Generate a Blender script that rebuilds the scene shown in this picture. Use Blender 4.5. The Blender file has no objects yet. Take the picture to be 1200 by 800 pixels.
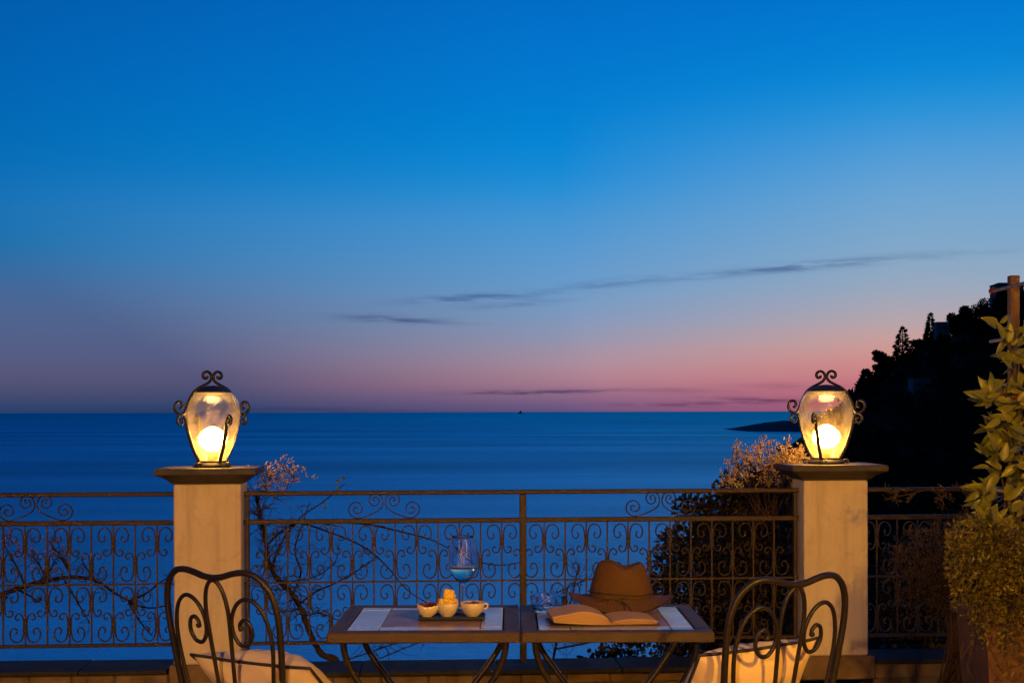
import bpy, math, random
from mathutils import Vector, Matrix, noise
R = math.radians
rnd = random.Random(7)
sc = bpy.context.scene
col = sc.collection

def lin(r, g, b):
    f = lambda c: (c/255/12.92) if c/255 <= .04045 else ((c/255+.055)/1.055)**2.4
    return (f(r), f(g), f(b), 1)

# ------------------------------------------------------------------ camera
H, F, D0, WA = 1.4, 1580.0, 7.2, R(3.6)      # eye height, focal length in photo pixels, railing distance, angle of the parapet
cam_d = bpy.data.cameras.new('camera'); cam = bpy.data.objects.new('camera', cam_d); col.objects.link(cam)
cam.location = (0, 0, H)
cam.rotation_euler = (R(90), R(0.143), 0)
cam_d.sensor_width = 36; cam_d.lens = F/1200*36
cam_d.shift_y = 82.5/1200
cam_d.clip_start = .05; cam_d.clip_end = 900000
sc.camera = cam

# ------------------------------------------------------------------ world: sky after sunset
world = bpy.data.worlds.new('World'); sc.world = world; world.use_nodes = True
nt = world.node_tree; nt.nodes.clear()
class NT:
    def __init__(s, nt): s.nt = nt
    def n(s, t, **kw):
        x = s.nt.nodes.new(t)
        for k, v in kw.items():
            if k == 'inp':
                for i, val in v.items():
                    if hasattr(val, 'is_linked') or isinstance(val, bpy.types.NodeSocket): s.nt.links.new(val, x.inputs[i])
                    else: x.inputs[i].default_value = val
            else: setattr(x, k, v)
        return x
    def m(s, op, a, b=0.0, c=0.0, clamp=False):
        x = s.n('ShaderNodeMath', operation=op, use_clamp=clamp, inp={0: a, 1: b, 2: c}); return x.outputs[0]
    def ramp(s, fac, stops, interp='B_SPLINE'):
        x = s.n('ShaderNodeValToRGB'); cr = x.color_ramp; cr.interpolation = interp
        while len(cr.elements) > 1: cr.elements.remove(cr.elements[-1])
        cr.elements[0].position = stops[0][0]; cr.elements[0].color = stops[0][1]
        for p, c in stops[1:]:
            e = cr.elements.new(p); e.color = c
        s.nt.links.new(fac, x.inputs[0]); return x.outputs[0]
    def mix(s, fac, a, b, bt='MIX'):
        x = s.n('ShaderNodeMix', data_type='RGBA', blend_type=bt)
        for i, v in ((0, fac), (6, a), (7, b)):
            if isinstance(v, bpy.types.NodeSocket): s.nt.links.new(v, x.inputs[i])
            else: x.inputs[i].default_value = v
        return x.outputs[2]
w = NT(nt)
tc = w.n('ShaderNodeTexCoord')
sx = w.n('ShaderNodeSeparateXYZ', inp={0: tc.outputs['Generated']})
X, Y, Z = sx.outputs
az = w.m('ARCTAN2', X, Y)                       # azimuth from the middle of the bay, to the right
el = w.m('ARCSINE', Z)
SUN_AZ = R(19)
dang = w.m('ABSOLUTE', w.m('WRAP', w.m('SUBTRACT', az, SUN_AZ), math.pi, -math.pi))
def elev(y): return math.atan((482.5-y)/F)
EMAX = R(24)
fe = w.m('DIVIDE', el, EMAX, clamp=True)
def stops(lst): return [(max(0, elev(y))/EMAX, lin(*c)) for y, c in lst][::-1]
ramp_west = w.ramp(fe, stops([(-200, (0,98,190)), (0,(0,114,204)), (90,(0,132,214)), (140,(28,145,216)), (190,(78,155,215)), (240,(106,164,211)), (300,(130,168,200)), (345,(150,168,190)), (385,(186,164,168)), (408,(206,156,148)), (430,(209,137,133)), (458,(196,108,122)), (482,(168,86,114))]))
ramp_mid = w.ramp(fe, stops([(-200,(0,92,180)), (0,(0,108,198)), (120,(0,124,209)), (205,(0,139,214)), (260,(66,148,210)), (330,(102,155,204)), (370,(124,153,190)), (400,(148,150,176)), (428,(176,142,156)), (448,(176,126,142)), (465,(140,103,136)), (482,(95,80,125))]))
ramp_east = w.ramp(fe, stops([(-200,(0,72,145)), (0,(0,84,163)), (120,(0,94,174)), (240,(0,104,175)), (290,(0,109,171)), (320,(46,106,161)), (360,(74,101,146)), (420,(84,90,130)), (450,(80,80,116)), (470,(52,70,110)), (482,(36,62,104))]))
f1 = w.m('DIVIDE', w.m('SUBTRACT', dang, R(3)), R(14), clamp=True)
fe10 = w.m('DIVIDE', w.m('SUBTRACT', el, R(1.5)), R(7), clamp=True)
f2 = w.m('DIVIDE', w.m('SUBTRACT', dang, w.m('MULTIPLY_ADD', fe10, R(3), R(15))), w.m('MULTIPLY_ADD', fe10, R(10), R(17)), clamp=True)
f2 = w.m('SMOOTH_MIN', f2, 1.0, .15)
base = w.mix(f2, w.mix(f1, ramp_west, ramp_mid), ramp_east)
# the sky gets darker towards the east, behind the viewer
dark = w.m('MULTIPLY_ADD', w.m('DIVIDE', w.m('SUBTRACT', dang, R(45)), R(110), clamp=True), -.72, 1.0)
# and towards the zenith
darkz = w.m('MULTIPLY_ADD', w.m('DIVIDE', w.m('SUBTRACT', el, R(20)), R(60), clamp=True), -.45, 1.0)
base = w.mix(1.0, base, w.n('ShaderNodeCombineColor', inp={0: w.m('MULTIPLY', dark, darkz), 1: w.m('MULTIPLY', dark, darkz), 2: w.m('MULTIPLY', dark, darkz)}).outputs[0], 'MULTIPLY')
# thin dark bands of cloud above the sunset
nv = w.n('ShaderNodeCombineXYZ', inp={0: w.m('MULTIPLY', az, 9.0), 1: w.m('MULTIPLY', el, 90.0), 2: 0.0})
nz = w.n('ShaderNodeTexNoise', inp={'Vector': nv.outputs[0], 'Scale': 3.2, 'Detail': 5.0, 'Roughness': .6}).outputs[0]
nz2 = w.n('ShaderNodeTexNoise', inp={'Vector': nv.outputs[0], 'Scale': 1.1, 'Detail': 2.0}).outputs[0]
tot = None
for (x0, y0, hw, hh, sl, amp) in ((925,315,105,4.5,-.075,1.0), (712,333,80,5,-.09,.55), (555,350,70,4.5,-.05,.85), (605,356,60,3,-.09,.4), (468,374,62,4.5,.03,1.0),
                             (630,459,75,2.4,-.01,1.6), (800,459,60,3,.0,.4), (895,470,55,3.5,.03,.9), (800,474,70,2.5,-.01,.8), (930,452,70,3.5,.0,.35), (1110,300,90,4,-.06,.25), (300,478,120,3,0,.35), (420,480,60,2,0,.4)):
    da = w.m('SUBTRACT', az, math.atan((x0-600)/F))
    de = w.m('SUBTRACT', el, math.atan((482.5-y0)/F*math.cos(math.atan((x0-600)/F))))
    de = w.m('MULTIPLY_ADD', da, sl, de)
    de = w.m('MULTIPLY_ADD', w.m('SUBTRACT', nz2, .5), R(.35), de)
    qa = w.m('POWER', w.m('ABSOLUTE', w.m('DIVIDE', da, hw/F)), 2.0)
    qe = w.m('POWER', w.m('ABSOLUTE', w.m('DIVIDE', de, hh/F)), 2.0)
    g = w.m('MULTIPLY', w.m('EXPONENT', w.m('MULTIPLY', w.m('ADD', qa, qe), -1.0)), amp)
    tot = g if tot is None else w.m('ADD', tot, g)
cm = w.m('MULTIPLY', tot, w.m('MULTIPLY_ADD', nz, 5.0, -1.75, clamp=True), clamp=True)
cloudcol = w.mix(1.0, base, (.42, .47, .60, 1), 'MULTIPLY')
base = w.mix(cm, base, cloudcol)
sky = w.n('ShaderNodeTexSky', sky_type='NISHITA', sun_disc=False, sun_elevation=R(-4), sun_rotation=SUN_AZ, altitude=80.0)
bg1 = w.n('ShaderNodeBackground', inp={0: base, 1: 1.0})
bg2 = w.n('ShaderNodeBackground', inp={0: sky.outputs[0], 1: .01})
add = w.n('ShaderNodeAddShader', inp={0: bg1.outputs[0], 1: bg2.outputs[0]})
out = w.n('ShaderNodeOutputWorld', inp={0: add.outputs[0]})

sc.view_settings.view_transform = 'Standard'; sc.view_settings.look = 'None'
sc.view_settings.exposure = 0; sc.view_settings.gamma = 1; sc.view_settings.use_curve_mapping = False
sc.render.engine = 'CYCLES'
sc.cycles.use_denoising = True
sc.cycles.max_bounces = 8; sc.cycles.diffuse_bounces = 3; sc.cycles.glossy_bounces = 3; sc.cycles.transparent_max_bounces = 16; sc.cycles.transmission_bounces = 8
sc.cycles.use_adaptive_sampling = True; sc.cycles.adaptive_threshold = .015
sc.cycles.sample_clamp_indirect = 6
sc.cycles.caustics_reflective = False; sc.cycles.caustics_refractive = False

# ------------------------------------------------------------------ helpers: placing
def yh(px): return 484 - .0025*px
def at(px, py, d):            # the point seen at photo pixel (px, py) at distance d
    return Vector(((px-600)/F*d, d, H-(py-yh(px))*d/F))
CU, SU = math.cos(WA), math.sin(WA)
def s_of(px, t=0):
    k = (px-600)/F
    return (k*(D0+t*CU)+t*SU)/(CU-k*SU)
def wdepth(s, t=0): return D0+s*SU+t*CU
def W(s, t, z): return Vector((s*CU-t*SU, D0+s*SU+t*CU, z))
def wz(px, py, t=0): return H-(py-yh(px))*wdepth(s_of(px, t), t)/F

# ------------------------------------------------------------------ helpers: meshes
class MB:
    def __init__(s): s.v = []; s.f = []
    def quad(s, a, b, c, d):
        n = len(s.v); s.v += [a, b, c, d]; s.f.append((n, n+1, n+2, n+3))
    def box(s, x0, x1, y0, y1, z0, z1, bev=0.0):
        n = len(s.v)
        if bev <= 0:
            s.v += [(x, y, z) for z in (z0, z1) for y in (y0, y1) for x in (x0, x1)]
            s.f += [tuple(n+i for i in q) for q in ((0,2,3,1), (4,5,7,6), (0,1,5,4), (2,6,7,3), (0,4,6,2), (1,3,7,5))]
        else:
            b = bev
            idx = {}
            for sxi, x in ((0, x0), (1, x1)):
                for syi, y in ((0, y0), (1, y1)):
                    for szi, z in ((0, z0), (1, z1)):
                        ix, iy, iz = (b if sxi == 0 else -b), (b if syi == 0 else -b), (b if szi == 0 else -b)
                        for k, p in (('x', (x, y+iy, z+iz)), ('y', (x+ix, y, z+iz)), ('z', (x+ix, y+iy, z))):
                            idx[(sxi, syi, szi, k)] = len(s.v); s.v.append(p)
            g = lambda a, b_, c, k: idx[(a, b_, c, k)]
            s.f += [(g(0,0,0,'x'), g(0,0,1,'x'), g(0,1,1,'x'), g(0,1,0,'x')), (g(1,0,0,'x'), g(1,1,0,'x'), g(1,1,1,'x'), g(1,0,1,'x')),
                    (g(0,0,0,'y'), g(1,0,0,'y'), g(1,0,1,'y'), g(0,0,1,'y')), (g(0,1,0,'y'), g(0,1,1,'y'), g(1,1,1,'y'), g(1,1,0,'y')),
                    (g(0,0,0,'z'), g(0,1,0,'z'), g(1,1,0,'z'), g(1,0,0,'z')), (g(0,0,1,'z'), g(1,0,1,'z'), g(1,1,1,'z'), g(0,1,1,'z'))]
            for a in (0, 1):
                for b_ in (0, 1):
                    s.f += [(g(a,b_,0,'x'), g(a,b_,1,'x'), g(a,b_,1,'y'), g(a,b_,0,'y')), (g(a,0,b_,'x'), g(a,1,b_,'x'), g(a,1,b_,'z'), g(a,0,b_,'z')),
                            (g(0,a,b_,'y'), g(1,a,b_,'y'), g(1,a,b_,'z'), g(0,a,b_,'z'))]
                    for c in (0, 1): s.f.append((g(a,b_,c,'x'), g(a,b_,c,'y'), g(a,b_,c,'z')))
        return s
    def tube(s, pts, r, sides=6, caps=True, flat=None):
        """round (or flat: (half width factor, half depth factor)) bar along pts; r number or list"""
        pts = [Vector(p) for p in pts]; n0 = len(s.v); N = len(pts)
        rr = r if isinstance(r, (list, tuple)) else [r]*N
        t = (pts[1]-pts[0]).normalized()
        up = Vector((0, 0, 1)) if abs(t.z) < .9 else Vector((0, 1, 0))
        nrm = t.cross(up).normalized()
        for i, p in enumerate(pts):
            a = pts[max(i-1, 0)]; b = pts[min(i+1, N-1)]
            t2 = (b-a)
            if t2.length > 1e-9: t2.normalize()
            else: t2 = t
            nrm = (nrm - t2*nrm.dot(t2)); nrm = nrm.normalized() if nrm.length > 1e-6 else t2.orthogonal().normalized()
            bn = t2.cross(nrm)
            for k in range(sides):
                an = 2*math.pi*k/sides
                s.v.append(tuple(p + (nrm*math.cos(an)+bn*math.sin(an))*rr[i]))
            t = t2
        for i in range(N-1):
            for k in range(sides):
                a = n0+i*sides+k; b = n0+i*sides+(k+1) % sides
                s.f.append((a, b, b+sides, a+sides))
        if caps:
            s.f.append(tuple(n0+k for k in range(sides))[::-1]); s.f.append(tuple(n0+(N-1)*sides+k for k in range(sides)))
        return s
    def ribbon(s, pts, hw, hd):
        """flat bar bent in the xz plane: half width hw in the plane, half depth hd in y"""
        n0 = len(s.v); N = len(pts)
        for i, p in enumerate(pts):
            a = pts[max(i-1, 0)]; b = pts[min(i+1, N-1)]
            tx, tz = b[0]-a[0], b[1]-a[1]; L = math.hypot(tx, tz) or 1; nx, nz_ = -tz/L, tx/L
            for (o, d) in ((-hw, -hd), (hw, -hd), (hw, hd), (-hw, hd)): s.v.append((p[0]+nx*o, d, p[1]+nz_*o))
        for i in range(N-1):
            for k in range(4):
                a = n0+i*4+k; b = n0+i*4+(k+1) % 4; s.f.append((a, b, b+4, a+4))
        s.f.append((n0, n0+3, n0+2, n0+1)); e = n0+(N-1)*4; s.f.append((e, e+1, e+2, e+3)); return s
    def lathe(s, prof, seg=32, c=(0, 0, 0), close=False, ex=1.0, ey=1.0):
        n0 = len(s.v)
        for (r, z) in prof:
            for k in range(seg):
                an = 2*math.pi*k/seg; s.v.append((c[0]+r*ex*math.cos(an), c[1]+r*ey*math.sin(an), c[2]+z))
        for i in range(len(prof)-1):
            for k in range(seg):
                a = n0+i*seg+k; b = n0+i*seg+(k+1) % seg; s.f.append((a, b, b+seg, a+seg))
        return s
    def leaf(s, p, d, nrm, L, wd, fold=.25):
        d = d.normalized(); sd = d.cross(nrm); sd = sd.normalized() if sd.length > 1e-5 else d.orthogonal().normalized(); nn = sd.cross(d)
        n = len(s.v)
        s.v += [tuple(p), tuple(p+d*L*.45+sd*wd*.5+nn*wd*fold), tuple(p+d*L), tuple(p+d*L*.45-sd*wd*.5+nn*wd*fold)]
        s.f += [(n, n+1, n+2), (n, n+2, n+3)]
    def mesh(s, name, mat, smooth=True):
        me = bpy.data.meshes.new(name); me.from_pydata([tuple(v) for v in s.v], [], s.f)
        if smooth: me.polygons.foreach_set('use_smooth', [True]*len(me.polygons))
        if mat: me.materials.append(mat)
        me.update(); return me
    def build(s, name, mat, parent=None, smooth=True, sharp=None):
        me = s.mesh(name, mat, smooth)
        soft = name in ('sprigs', 'buds', 'leaves', 'foliage', 'flowers', 'twigs', 'crown') and parent is not None and parent.name.split('.')[0] != 'straw_hat'
        if sharp is not None and smooth:
            try: me.set_sharp_from_angle(angle=sharp)
            except Exception: pass
        o = link(name, me, parent)
        if soft: o['kind'] = 'stuff'
        return o
def link(name, me, parent=None, loc=None, rot=None, scale=None):
    o = bpy.data.objects.new(name, me); col.objects.link(o); o.parent = parent
    if loc is not None: o.location = loc
    if rot is not None: o.rotation_euler = rot
    if scale is not None: o.scale = scale
    return o
def tag(o, label=None, cat=None, group=None, kind=None):
    if label: o['label'] = label
    if cat: o['category'] = cat
    if group: o['group'] = group
    if kind: o['kind'] = kind
    return o
def thing(name, label, cat, loc=(0, 0, 0), rz=0.0, group=None):
    o = bpy.data.objects.new(name, None); col.objects.link(o); o.empty_display_size = .1
    o.location = loc; o.rotation_euler = (0, 0, rz)
    return tag(o, label, cat, group)
def spline(pts, n=6, closed=False):
    """Catmull-Rom through pts (tuples of any size)"""
    P = [tuple(p) for p in pts]; out = []
    for i in range(len(P)-1):
        p0 = P[max(i-1, 0)]; p1 = P[i]; p2 = P[i+1]; p3 = P[min(i+2, len(P)-1)]
        for k in range(n):
            t = k/n
            out.append(tuple(.5*((2*b)+(-a+c)*t+(2*a-5*b+4*c-d)*t*t+(-a+3*b-3*c+d)*t*t*t) for a, b, c, d in zip(p0, p1, p2, p3)))
    out.append(P[-1]); return out
def rvec(): 
    while True:
        v = Vector((rnd.uniform(-1, 1), rnd.uniform(-1, 1), rnd.uniform(-1, 1)))
        if .05 < v.length < 1: return v.normalized()

# ------------------------------------------------------------------ materials
MT = {}
def mat(name, c, rough=.6, metal=0.0, spec=.5, var=.0, vscale=8.0, bump=0.0, bscale=60.0, trans=0.0, c2=None, coat=0.0, coord='Object'):
    m = bpy.data.materials.new(name); m.use_nodes = True; t = m.node_tree; t.nodes.clear(); g = NT(t)
    tcn = g.n('ShaderNodeTexCoord')
    b = g.n('ShaderNodeBsdfPrincipled', inp={'Roughness': rough, 'Metallic': metal, 'Specular IOR Level': spec, 'Coat Weight': coat})
    c = tuple(c[:3])+(1,)
    if c2 is not None or var > 0:
        nzz = g.n('ShaderNodeTexNoise', inp={'Vector': tcn.outputs[coord], 'Scale': vscale, 'Detail': 5.0, 'Roughness': .62})
        c2_ = (tuple(c2[:3])+(1,)) if c2 is not None else tuple(x*(1-var) for x in c[:3])+(1,)
        fac = g.m('MULTIPLY_ADD', nzz.outputs[0], 2.6, -.8, clamp=True)
        t.links.new(g.mix(fac, c, c2_), b.inputs['Base Color'])
        t.links.new(g.m('MULTIPLY_ADD', nzz.outputs[0], .25, rough-.12, clamp=True), b.inputs['Roughness'])
    else: b.inputs['Base Color'].default_value = c
    if bump > 0:
        bn = g.n('ShaderNodeTexNoise', inp={'Vector': tcn.outputs[coord], 'Scale': bscale, 'Detail': 4.0})
        bp = g.n('ShaderNodeBump', inp={'Strength': bump, 'Distance': .01, 'Height': bn.outputs[0]})
        t.links.new(bp.outputs[0], b.inputs['Normal'])
    sh = b.outputs[0]
    if trans > 0:
        tr = g.n('ShaderNodeBsdfTranslucent', inp={0: tuple(min(1, x*1.6) for x in c[:3])+(1,)})
        sh = g.n('ShaderNodeMixShader', inp={0: trans, 1: sh, 2: tr.outputs[0]}).outputs[0]
    g.n('ShaderNodeOutputMaterial', inp={0: sh}); MT[name] = m; return m
iron = mat('wrought iron', (.034, .023, .017), .5, .2, spec=.35, c2=(.062, .034, .020), vscale=14, bump=.25, bscale=150)
iron_chair = mat('chair iron', (.008, .0065, .006), .42, .0, spec=.35, c2=(.014, .010, .008), vscale=10, bump=.15, bscale=120)
iron_lamp = mat('lantern iron', (.014, .011, .010), .5, .0, c2=(.026, .019, .014), vscale=20)
plaster = mat('cream plaster', (.80, .68, .50), .85, spec=.2, c2=(.68, .55, .38), vscale=3.2, bump=.35, bscale=45)
def streaks(m, amount, c):
    t = m.node_tree; g = NT(t); b = next(n for n in t.nodes if n.type == 'BSDF_PRINCIPLED'); lk = b.inputs['Base Color'].links[0].from_socket
    tcn = g.n('ShaderNodeTexCoord')
    mp = g.n('ShaderNodeMapping', inp={'Vector': tcn.outputs['Object'], 'Scale': (16, 16, 1.1)})
    n1 = g.n('ShaderNodeTexNoise', inp={'Vector': mp.outputs[0], 'Scale': 1.0, 'Detail': 5.0, 'Roughness': .65})
    n2 = g.n('ShaderNodeTexNoise', inp={'Vector': tcn.outputs['Object'], 'Scale': 5.5, 'Detail': 6.0, 'Roughness': .7, 'Distortion': 1.2})
    f = g.m('MULTIPLY', g.m('MULTIPLY_ADD', n1.outputs[0], 4.0, -1.9, clamp=True), amount)
    f2_ = g.m('MULTIPLY', g.m('MULTIPLY_ADD', n2.outputs[0], 5.0, -2.7, clamp=True), amount*.8)
    col_ = g.mix(f2_, g.mix(f, lk, c), tuple(x*.9 for x in c[:3])+(1,)); t.links.new(col_, b.inputs['Base Color'])
streaks(plaster, .5, (.42, .30, .20, 1))
slate = mat('slate cap', (.062, .047, .036), .6, c2=(.036, .03, .025), vscale=6, bump=.3, bscale=40)
coping = mat('slate coping', (.036, .034, .034), .7, spec=.15, c2=(.025, .026, .028), vscale=5, bump=.3, bscale=30)
stone = mat('sandstone block', (.27, .18, .095), .85, spec=.2, c2=(.13, .085, .045), vscale=5, bump=.6, bscale=25)
joint = mat('mortar', (.16, .12, .08), .95, spec=.1)
floor_m = mat('terrace tile', (.30, .17, .10), .6, c2=(.22, .12, .07), vscale=2.0, bump=.2)
wood_table = mat('dark table frame', (.055, .035, .024), .62, .0, spec=.3, c2=(.045, .03, .022), vscale=18, bump=.2, bscale=80)
tile_blue = mat('pale marble tile', (.50, .52, .56), .28, c2=(.34, .36, .42), vscale=9, coat=.2)
tile_brown = mat('brown tile', (.26, .15, .11), .38, spec=.3, c2=(.17, .10, .075), vscale=7)
grout = mat('dark grout', (.03, .025, .025), .8)
canvas = mat('cream cushion canvas', (.70, .56, .40), .9, spec=.15, c2=(.60, .46, .31), vscale=4, bump=.5, bscale=18)
piping_m = mat('navy piping', (.018, .020, .035), .7)
bark = mat('dark bark', (.030, .020, .014), .9, spec=.15, c2=(.055, .035, .022), vscale=30, bump=.6, bscale=60)
twig_m = mat('grey brown twig', (.085, .05, .032), .85, spec=.15, c2=(.045, .028, .02), vscale=30)
sprig_m = mat('pale dry sprig', (.74, .54, .28), .8, spec=.1, c2=(.55, .32, .20), vscale=9, trans=.3)
leaf_dark = mat('dark evergreen leaf', (.016, .016, .008), .6, c2=(.03, .018, .009), vscale=6, trans=.2)
leaf_big = mat('yellow green leaf', (.10, .13, .012), .36, c2=(.40, .33, .022), vscale=7, trans=.3)
leaf_small = mat('small olive leaf', (.075, .078, .012), .4, c2=(.30, .22, .025), vscale=12, trans=.3)
leaf_dry = mat('dry brown leaf', (.05, .035, .010), .7, c2=(.085, .05, .016), vscale=12, trans=.2)
wood_post = mat('weathered timber', (.17, .095, .045), .7, c2=(.11, .06, .03), vscale=18, bump=.4, bscale=60)
rod_m = mat('bamboo rod', (.30, .19, .09), .55, c2=(.22, .13, .06), vscale=20)
red_m = mat('red painted ball', (.12, .016, .013), .4)
terracotta = mat('terracotta', (.13, .065, .03), .8, c2=(.09, .042, .022), vscale=5, bump=.4, bscale=30)
hill_m = mat('dark hillside', (.020, .022, .014), .95, spec=.05, c2=(.012, .013, .010), vscale=.02)
wood_far = mat('far foliage', (.036, .038, .022), .8, spec=.05, c2=(.016, .017, .012), vscale=.06)
headland_m = mat('haze tinted scrub', (.050, .085, .10), .95, spec=.05, c2=(.04, .07, .085), vscale=.003)  # blue of the distant haze is mixed into the scrub colour
house_m = mat('house plaster', (.17, .18, .18), .9, spec=.1)
roof_m = mat('clay roof', (.14, .06, .04), .9, spec=.1)
winglass = mat('dark window glass', (.02, .025, .03), .15)
ceramic = mat('white glazed ceramic', (.55, .46, .36), .22, coat=.4)
tray_m = mat('dark blue tray', (.012, .018, .045), .6, spec=.25)
cheese_m = mat('yellow cheese', (.80, .56, .07), .6, c2=(.70, .42, .05), vscale=40, bump=.5, bscale=200)
radic_m = mat('purple leaves', (.14, .022, .045), .5, c2=(.07, .012, .03), vscale=60)
nuts_m = mat('brown nuts', (.19, .085, .03), .6, c2=(.10, .045, .02), vscale=80, bump=.5, bscale=200)
straw_cord = mat('dark cord', (.018, .012, .010), .7)
paper = mat('book paper', (.36, .23, .14), .85, spec=.1)
cover_m = mat('book cover', (.06, .035, .025), .6)
ship_m = mat('ship hull', (.05, .05, .06), .6)

def custom(name):
    m = bpy.data.materials.new(name); m.use_nodes = True; m.node_tree.nodes.clear(); return m, NT(m.node_tree)
# straw weave
straw, g = custom('woven straw')
tcn = g.n('ShaderNodeTexCoord')
wv = g.n('ShaderNodeTexWave', wave_type='BANDS', bands_direction='Z', inp={'Vector': tcn.outputs['Object'], 'Scale': 90.0, 'Distortion': 1.2, 'Detail': 1.0})
wv2 = g.n('ShaderNodeTexWave', wave_type='BANDS', bands_direction='DIAGONAL', inp={'Vector': tcn.outputs['Object'], 'Scale': 60.0, 'Distortion': 1.0, 'Detail': 1.0})
hh = g.m('MULTIPLY', wv.outputs[1], wv2.outputs[1])
bsd = g.n('ShaderNodeBsdfPrincipled', inp={'Base Color': g.mix(hh, (.065, .032, .012, 1), (.17, .085, .030, 1)), 'Roughness': .8, 'Specular IOR Level': .2,
      'Normal': g.n('ShaderNodeBump', inp={'Strength': .6, 'Distance': .004, 'Height': hh}).outputs[0]})
g.n('ShaderNodeOutputMaterial', inp={0: bsd.outputs[0]})
# thin lantern glass: clear with seeds, a little frosted
lglass, g = custom('seeded lantern glass')
tcn = g.n('ShaderNodeTexCoord')
nz_ = g.n('ShaderNodeTexNoise', inp={'Vector': tcn.outputs['Object'], 'Scale': 26.0, 'Detail': 5.0, 'Roughness': .7})
bp = g.n('ShaderNodeBump', inp={'Strength': .25, 'Distance': .01, 'Height': nz_.outputs[0]})
tr = g.n('ShaderNodeBsdfTransparent', inp={0: (1, .96, .88, 1)})
gl = g.n('ShaderNodeBsdfGlossy', inp={'Color': (1, .97, .9, 1), 'Roughness': .12, 'Normal': bp.outputs[0]})
tl = g.n('ShaderNodeBsdfTranslucent', inp={0: (1, .74, .30, 1), 'Normal': bp.outputs[0]})
fr = g.n('ShaderNodeFresnel', inp={'IOR': 1.5, 'Normal': bp.outputs[0]})
low_z = g.m('DIVIDE', g.m('SUBTRACT', .33, g.n('ShaderNodeSeparateXYZ', inp={0: tcn.outputs['Object']}).outputs[2]), .24, clamp=True)
seeds = g.m('MULTIPLY', g.m('MULTIPLY_ADD', nz_.outputs[0], .34, -.085, clamp=True), g.m('MULTIPLY_ADD', low_z, .95, .16))
rf = g.n('ShaderNodeBsdfRefraction', inp={0: (1, .80, .42, 1), 'Roughness': .28, 'IOR': 1.25, 'Normal': bp.outputs[0]})
m0 = g.n('ShaderNodeMixShader', inp={0: g.m('MULTIPLY_ADD', low_z, .30, .03), 1: tr.outputs[0], 2: rf.outputs[0]})
m1 = g.n('ShaderNodeMixShader', inp={0: seeds, 1: m0.outputs[0], 2: tl.outputs[0]})
m2 = g.n('ShaderNodeMixShader', inp={0: g.m('MULTIPLY', fr.outputs[0], .8, clamp=True), 1: m1.outputs[0], 2: gl.outputs[0]})
g.n('ShaderNodeOutputMaterial', inp={0: m2.outputs[0]})
def emit(name, c, s):
    m, g = custom(name)
    g.n('ShaderNodeOutputMaterial', inp={0: g.n('ShaderNodeEmission', inp={0: tuple(c)+(1,), 1: s}).outputs[0]}); return m
bulb_m = emit('lit frosted globe', (1, .56, .15), 105)
# clear glass
cglass, g = custom('clear table glass')
g.n('ShaderNodeOutputMaterial', inp={0: g.n('ShaderNodeBsdfGlass', inp={0: (.96, .98, 1, 1), 'Roughness': .0, 'IOR': 1.45}).outputs[0]})
wine_m, g = custom('white wine')
g.n('ShaderNodeOutputMaterial', inp={0: g.n('ShaderNodeBsdfGlass', inp={0: (.97, .90, .76, 1), 'Roughness': .0, 'IOR': 1.34}).outputs[0]})
# the sea, smoothed by a long exposure
sea_m, g = custom('evening sea')
geo = g.n('ShaderNodeNewGeometry')
mp = g.n('ShaderNodeMapping', inp={'Vector': geo.outputs['Position'], 'Scale': (.0006, .0022, 1)})
n1 = g.n('ShaderNodeTexNoise', inp={'Vector': mp.outputs[0], 'Scale': 1.0, 'Detail': 6.0, 'Roughness': .6})
mp2 = g.n('ShaderNodeMapping', inp={'Vector': geo.outputs['Position'], 'Scale': (.02, .09, 1)})
n2 = g.n('ShaderNodeTexNoise', inp={'Vector': mp2.outputs[0], 'Scale': 2.6, 'Detail': 5.0, 'Roughness': .6})
bp = g.n('ShaderNodeBump', inp={'Strength': .30, 'Distance': 3.0, 'Height': n2.outputs[0]})
df = g.n('ShaderNodeBsdfDiffuse', inp={0: g.mix(g.m('MULTIPLY_ADD', n1.outputs[0], 2.4, -.7, clamp=True), (.0, .04, .10, 1), (.0, .06, .14, 1)), 'Normal': bp.outputs[0]})
sheen = g.m('DIVIDE', 620.0, g.n('ShaderNodeSeparateXYZ', inp={0: geo.outputs['Position']}).outputs[1], clamp=True)  # pale sky sheen painted into the gloss colour, stronger nearer the viewer
gs = g.n('ShaderNodeBsdfGlossy', inp={0: g.mix(sheen, (.0, .38, .72, 1), (.22, .72, .92, 1)), 'Roughness': .14, 'Normal': bp.outputs[0]})
fac = g.m('MULTIPLY_ADD', n1.outputs[0], 1.1, .18, clamp=True)
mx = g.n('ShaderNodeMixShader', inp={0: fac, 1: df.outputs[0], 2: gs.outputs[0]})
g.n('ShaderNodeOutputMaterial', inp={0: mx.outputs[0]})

# ================================================================== SETTING
SEA = -80.0
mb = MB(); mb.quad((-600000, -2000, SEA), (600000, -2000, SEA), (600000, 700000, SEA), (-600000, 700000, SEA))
tag(mb.build('sea', sea_m), 'still blue evening sea reaching the horizon', None, kind='structure')

# terrace floor, parapet footing and the garden bank below
mb = MB(); mb.box(-7, 7, -3, 6.75, -.30, 0)
tag(mb.build('terrace_floor', floor_m, smooth=False), 'tiled terrace floor', None, kind='structure')
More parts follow.
